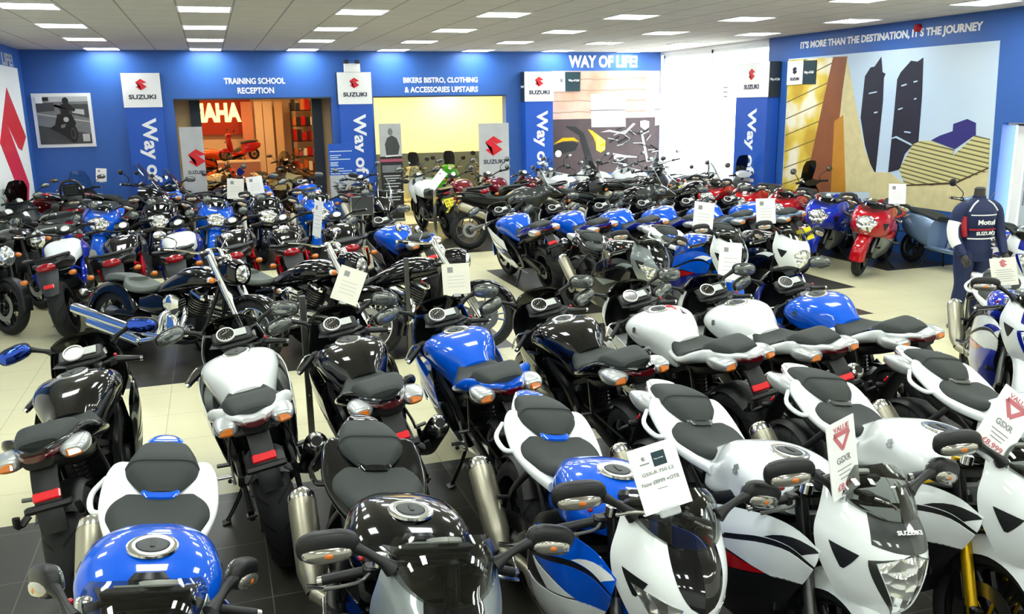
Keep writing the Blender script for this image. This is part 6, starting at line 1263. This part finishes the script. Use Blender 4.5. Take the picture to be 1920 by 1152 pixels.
# ------------------------------------------------------------------ mannequin in racing overalls
def mannequin(x, y, rz):
    t = thing('mannequin', 'headless mannequin in navy racing jacket and trousers by the right edge', 'mannequin', (x, y, 0), R(rz))
    b = MB(); b.lathe([(0, 0), (0, .20), (.02, .20), (.03, .03), (.10, .02), (.10, 0)], (0, 0, 0), 'metal_grey', 28, axis='z'); b.cyl((0, 0, .05), (0, 0, .45), .018, key='metal_grey'); obj('base', b, t)
    def ring(c, rx, ry, n=28): return [(c[0]+rx*math.cos(a), c[1]+ry*math.sin(a), c[2]) for a in [2*PI*i/n for i in range(n)]]
    mat('cloth_navy', '0E1F4A', .6, bump=.4, bscale=30); mat('cloth_white', 'E6E8EA', .6); mat('cloth_red', 'A01828', .6); mat('mannequin_skin', '3A3632', .45)
    b = MB()
    for s in (-1, 1):
        P = [(s*.10, .01, .92, .115, .12), (s*.11, 0, .72, .10, .11), (s*.115, -.01, .52, .075, .085), (s*.12, .02, .34, .07, .08), (s*.125, .02, .14, .06, .07), (s*.125, .0, .09, .065, .08)]
        q = crs(P, 3); b.rings([ring((p[0], p[1], p[2]), p[3], p[4]) for p in q], 'cloth_navy')
    q = crs([(0, 0, .80, .17, .13), (0, 0, .92, .185, .135), (0, 0, 1.02, .165, .12)], 3); b.rings([ring((0, p[1], p[2]), p[3], p[4]) for p in q], 'cloth_navy'); obj('trousers', b, t)
    b = MB()
    for s in (-1, 1): b.ball((s*.125, -.05, .05), (.05, .14, .05), 'frame_black', 16, 8, .8)
    obj('boots', b, t)
    b = MB(); q = crs([(0, 0, .90, .185, .14), (0, 0, .98, .18, .135), (0, 0, 1.10, .175, .125), (0, -.01, 1.24, .20, .14), (0, -.01, 1.36, .205, .13), (0, 0, 1.44, .16, .10), (0, 0, 1.49, .075, .07), (0, 0, 1.52, .07, .065)], 3); b.rings([ring((p[0], p[1], p[2]), p[3], p[4]) for p in q], 'cloth_navy')
    for s in (-1, 1): b.tube([(s*.15, 0, 1.41), (s*.225, 0, 1.34), (s*.265, -.01, 1.18), (s*.275, -.05, 1.06), (s*.26, -.13, .94), (s*.25, -.17, .88)], [.07, .075, .065, .058, .048, .042], 'cloth_navy', 16, 4)
    j = obj('jacket', b, t)
    b = MB(); b.tube([(-.265, -.003, 1.24), (-.285, -.01, 1.16), (-.29, -.045, 1.06), (-.28, -.10, .98)], [.072, .069, .063, .056], 'cloth_white', 16, 3); obj('sleeve_panel', b, j, 'white sleeve panel')
    b = MB(); b.tube([(-.20, -.055, 1.30), (-.205, -.07, 1.18), (-.19, -.08, 1.08)], [.03, .035, .03], 'cloth_red', 10, 3); obj('side_panel', b, j)
    def front(z, w_, key, hgt, nm, txt=None):
        b = MB(); V = []
        for i in range(13):
            a = -PI/2+(i/12-.5)*w_; V.append((math.cos(a)*.207, math.sin(a)*.147-.01))
        b.rings([[(x_, y_, z+dz) for x_, y_ in V] for dz in (-hgt/2, hgt/2)], key, closed=False, caps=False); o = obj(nm, b, j, fixn=False)
    front(1.32, 1.7, 'cloth_white', .012, 'stripe'); front(1.16, 1.8, 'cloth_red', .02, 'stripe'); front(1.06, 1.9, 'cloth_white', .015, 'stripe')
    lettering('lettering', 'Motul', (-.10, -.160, 1.215), XP, ZP, .20, .055, 'cloth_white', j, bold=.03); lettering('lettering', 'SUZUKI', (-.11, -.158, 1.10), XP, ZP, .22, .04, 'cloth_white', j, bold=.03)
    for s in (-1, 1):
        b = MB(); b.tube([(s*.06, -.07, 1.475), (s*.12, -.085, 1.43), (s*.17, -.095, 1.36)], .009, 'cloth_white', 6, 3); obj('piping', b, j)
        b = MB(); b.ball((s*.248, -.20, .845), (.035, .045, .055), 'mannequin_skin', 14, 8)
        for f in range(4): b.tube([(s*(.225+.016*f), -.215, .825), (s*(.222+.018*f), -.235, .785), (s*(.224+.016*f), -.225, .755+.006*abs(f-1.5))], [.009, .008, .006], 'mannequin_skin', 6, 2)
        b.tube([(s*.215, -.20, .845), (s*.205, -.235, .82), (s*.21, -.25, .79)], [.011, .009, .007], 'mannequin_skin', 6, 2); obj('hand', b, t)
    b = MB(); b.lathe([(0, .062), (.07, .056), (.10, .056), (.115, .04), (.118, 0)], (0, 0, 1.50), 'mannequin_skin', 24, axis='z'); obj('neck', b, t); return t
mannequin(7.3, 6.75, -10).scale = (.91,)*3

# ------------------------------------------------------------------ price cards, posts
def card(label, c, yaw, tilt, w_, h_, style='plain', roll=0., clip=None, key='card_white'):
    """sheet in a clip; c is the card centre, it faces -y turned by yaw, leaned back by tilt"""
    t = thing('price_card', label, 'price card', c); t.rotation_euler = Euler((R(-tilt), R(roll), R(yaw)), 'XYZ')
    b = MB(); b.box((0, 0, 0), (w_, .004, h_), key); obj('sheet', b, t)
    def bar_(x, z, ww, hh, k): b2.poly([(x-ww/2, -.0025, z+hh/2), (x+ww/2, -.0025, z+hh/2), (x+ww/2, -.0025, z-hh/2), (x-ww/2, -.0025, z-hh/2)], k, YN, .0008)
    b2 = MB()
    if style == 'offer':
        bar_(.10*w_, h_*.27, w_*.28, w_*.28, 'ink_teal'); bar_(-.22*w_, h_*.24, w_*.2, h_*.02, 'ink_grey'); s_logo(b2, (-.22*w_, -.0025, h_*.32), XP, ZP, w_*.09, 'ink_grey', .0008)
        lettering('lettering', 'Way of Life!', (-.01*w_, -.0036, h_*.26), XP, ZP, w_*.2, h_*.022, 'letter_white', t, .0006)
        lettering('lettering', 'GSX-R 750 L2', (-.34*w_, -.003, h_*.06), XP, ZP, w_*.68, h_*.05, 'ink_grey', t, .0006); lettering('lettering', 'Now £8999 +OTR', (-.40*w_, -.003, -h_*.09), XP, ZP, w_*.80, h_*.06, 'ink_grey', t, .0006, .02); bar_(0, -h_*.17, w_*.2, h_*.012, 'ink_grey')
    elif style == 'triangle':
        for a, c2 in (((-.28, .33), (.28, .33)), ((.28, .33), (0, .12)), ((0, .12), (-.28, .33))):
            p, q = Vector((a[0]*w_, 0, a[1]*h_)), Vector((c2[0]*w_, 0, c2[1]*h_)); d = (q-p).normalized(); n = Vector((-d.z, 0, d.x))*.009
            b2.poly([Vector((0, -.0025, 0))+v for v in (p-n, q-n, q+n, p+n)], 'ink_red', YN, .0008)
        lettering('lettering', 'VALUE', (-.28*w_, -.003, h_*.37), XP, ZP, w_*.56, h_*.07, 'ink_red', t, .0006, .02)
        lettering('lettering', 'GSXR', (-.25*w_, -.003, -h_*.06), XP, ZP, w_*.5, h_*.09, 'ink_grey', t, .0006)
        for k in range(3): bar_(0, -h_*(.14+.06*k), w_*(.5-.08*k), h_*.012, 'ink_grey')
        lettering('lettering', '£8,999', (-.30*w_, -.003, -h_*.42), XP, ZP, w_*.6, h_*.10, 'ink_red', t, .0006, .02)
    elif style == 'emblem':
        s_logo(b2, (0, -.0025, h_*.30), XP, ZP, w_*.32, 'ink_red', .0008)
        for k in range(6): bar_(0, h_*(.06-.08*k), w_*(.75 if k % 2 else .6), h_*.015, 'ink_grey')
    else:
        bar_(-.2*w_, h_*.3, w_*.2, w_*.2, 'ink_grey')
        for k in range(4): bar_(0, h_*(.08-.11*k), w_*.6, h_*.014, 'label_grey')
    if b2.v: obj('print', b2, t)
    if clip:
        b = MB(); e = t.rotation_euler.to_matrix().inverted()@(Vector(clip)-Vector(c)); b.box((0, 0, -h_/2-.008), (.07, .02, .03), 'acrylic', bev=.004); b.tube([(0, 0, -h_/2-.02), e*.6+Vector((0, 0, -h_*.2)), e], .006, 'metal_bright', 8, 3); obj('clip', b, t)
    return t
def post(label, x, y, h, r=.02, frame=None, key='metal_grey'):
    t = thing('floor_stand', label, 'stand', (x, y, 0)); b = MB(); b.lathe([(0, 0), (0, .14), (.008, .14), (.014, .03), (.014, 0)], (0, 0, 0), key, 28, axis='z'); obj('base', b, t)
    b = MB(); b.box((0, 0, h/2), (r*2, r*1.6, h), key, bev=.004); b.cyl((0, -.02, h*.35), (0, -.017, h*.35), .008, key='metal_bright'); obj('post', b, t)
    if frame:
        b = MB(); w_, h_ = frame
        for sx in (-1, 1): b.box((sx*w_/2, -.02, h+h_*.1), (.012, .012, h_), 'metal_bright'); 
        for sz in (-1, 1): b.box((0, -.02, h+h_*.1+sz*h_/2), (w_+.012, .012, .012), 'metal_bright')
        b.box((0, -.015, h+h_*.1), (w_-.01, .004, h_-.01), 'plastic_grey'); obj('card_holder', b, t)
    return t
post('tall grey metal post between the white and black motorcycles of the second row', .50, 5.95, 1.10, .022)
post('grey metal post behind the bright blue motorcycle of the second row', 1.66, 8.0, .95, .022)
post('grey post with an empty card frame behind the right cruiser', 1.98, 12.45, .95, .014, (.32, .26), 'metal_bright')
post('grey post in front of the yellow number plate, centre back', 3.55, 14.5, 1.05, .028, key='metal_bright')
card('white offer card with dark square, clipped to the mirror of the third front motorcycle', (1.29, 2.33, 1.16), -6, 22, .165, .215, 'offer', -12, (1.18, 2.42, 1.0))
card('narrow-looking white card with red triangle standing on the fourth front motorcycle', (2.03, 2.34, 1.11), 24, 10, .20, .27, 'triangle', 0, (2.02, 2.42, .98))
card('white card with red triangle, turned diagonally, at the right front edge', (2.80, 2.36, 1.12), -26, 24, .16, .27, 'triangle', 38, (2.86, 2.44, .98))
card('cream card with red emblem beside the race replica motorcycle', (5.30, 4.62, 1.13), -20, 18, .185, .20, 'emblem', -4, (5.25, 4.5, .98), 'card_cream')
card('plain white card tilted on the fork of the middle cruiser', (1.10, 7.95, .74), -12, 20, .25, .33, 'plain', 22, (1.12, 8.17, .60), 'card_cream')
card('plain white card squarely on the fork of the right cruiser', (2.08, 7.75, .76), -14, 14, .26, .29, 'plain', -2, (2.12, 7.97, .60), 'card_cream')
card('white card in front of the nose of the blue middle sports motorcycle', (4.85, 7.42, .78), -16, 14, .23, .38, 'plain', 6, (4.92, 7.62, .70))
card('white card above the blue middle sports motorcycle', (4.87, 7.98, 1.17), -14, 14, .22, .30, 'plain', 8, (4.95, 8.0, 1.0))
card('white card above the black and white middle sports motorcycle', (5.76, 8.15, 1.16), -14, 14, .22, .28, 'plain', 0, (5.7, 7.9, 1.0))
card('white card on the handlebar of the nearest large red motorcycle', (8.35, 9.0, 1.15), -20, 12, .22, .26, 'plain', 2, (8.5, 9.3, 1.0))
card('pale grey card far back in front of the first doorway', (.33, 15.35, 1.05), -4, 10, .27, .34, 'plain', 4, (.35, 15.6, .85), 'card_cream')
card('white card with dark square far back, right of the pale grey one', (.66, 15.55, 1.08), -4, 10, .27, .30, 'plain', -6, (.64, 15.7, .85))
card('small white card against the blue wall left of the sign pillar', (-1.95, 17.6, 1.22), -4, 10, .18, .24, 'plain', 4, (-1.95, 17.8, 1.0))
card('narrow white card seen edge-on behind the middle cruiser', (1.10, 10.2, 1.10), -74, 8, .24, .42, 'plain', 2, (1.12, 10.4, .85))
card('white card leaning on the post by the yellow number plate', (3.58, 14.35, 1.14), -50, 30, .16, .36, 'plain', 30, (3.55, 14.45, 1.04))
# red and black sticker on the white tank
b = MB(); b.poly([(.30, -.10, .925), (.22, -.055, .942), (.20, -.09, .937), (.12, -.08, .932), (.20, -.13, .922), (.24, -.15, .915)], 'logo_red', ZP, .006); b.poly([(.14, -.12, .925), (.06, -.09, .922), (.05, -.14, .895), (.10, -.155, .90)], 'ink_black', ZP, .006); obj('tank_sticker', b, w1, 'red and black sticker')
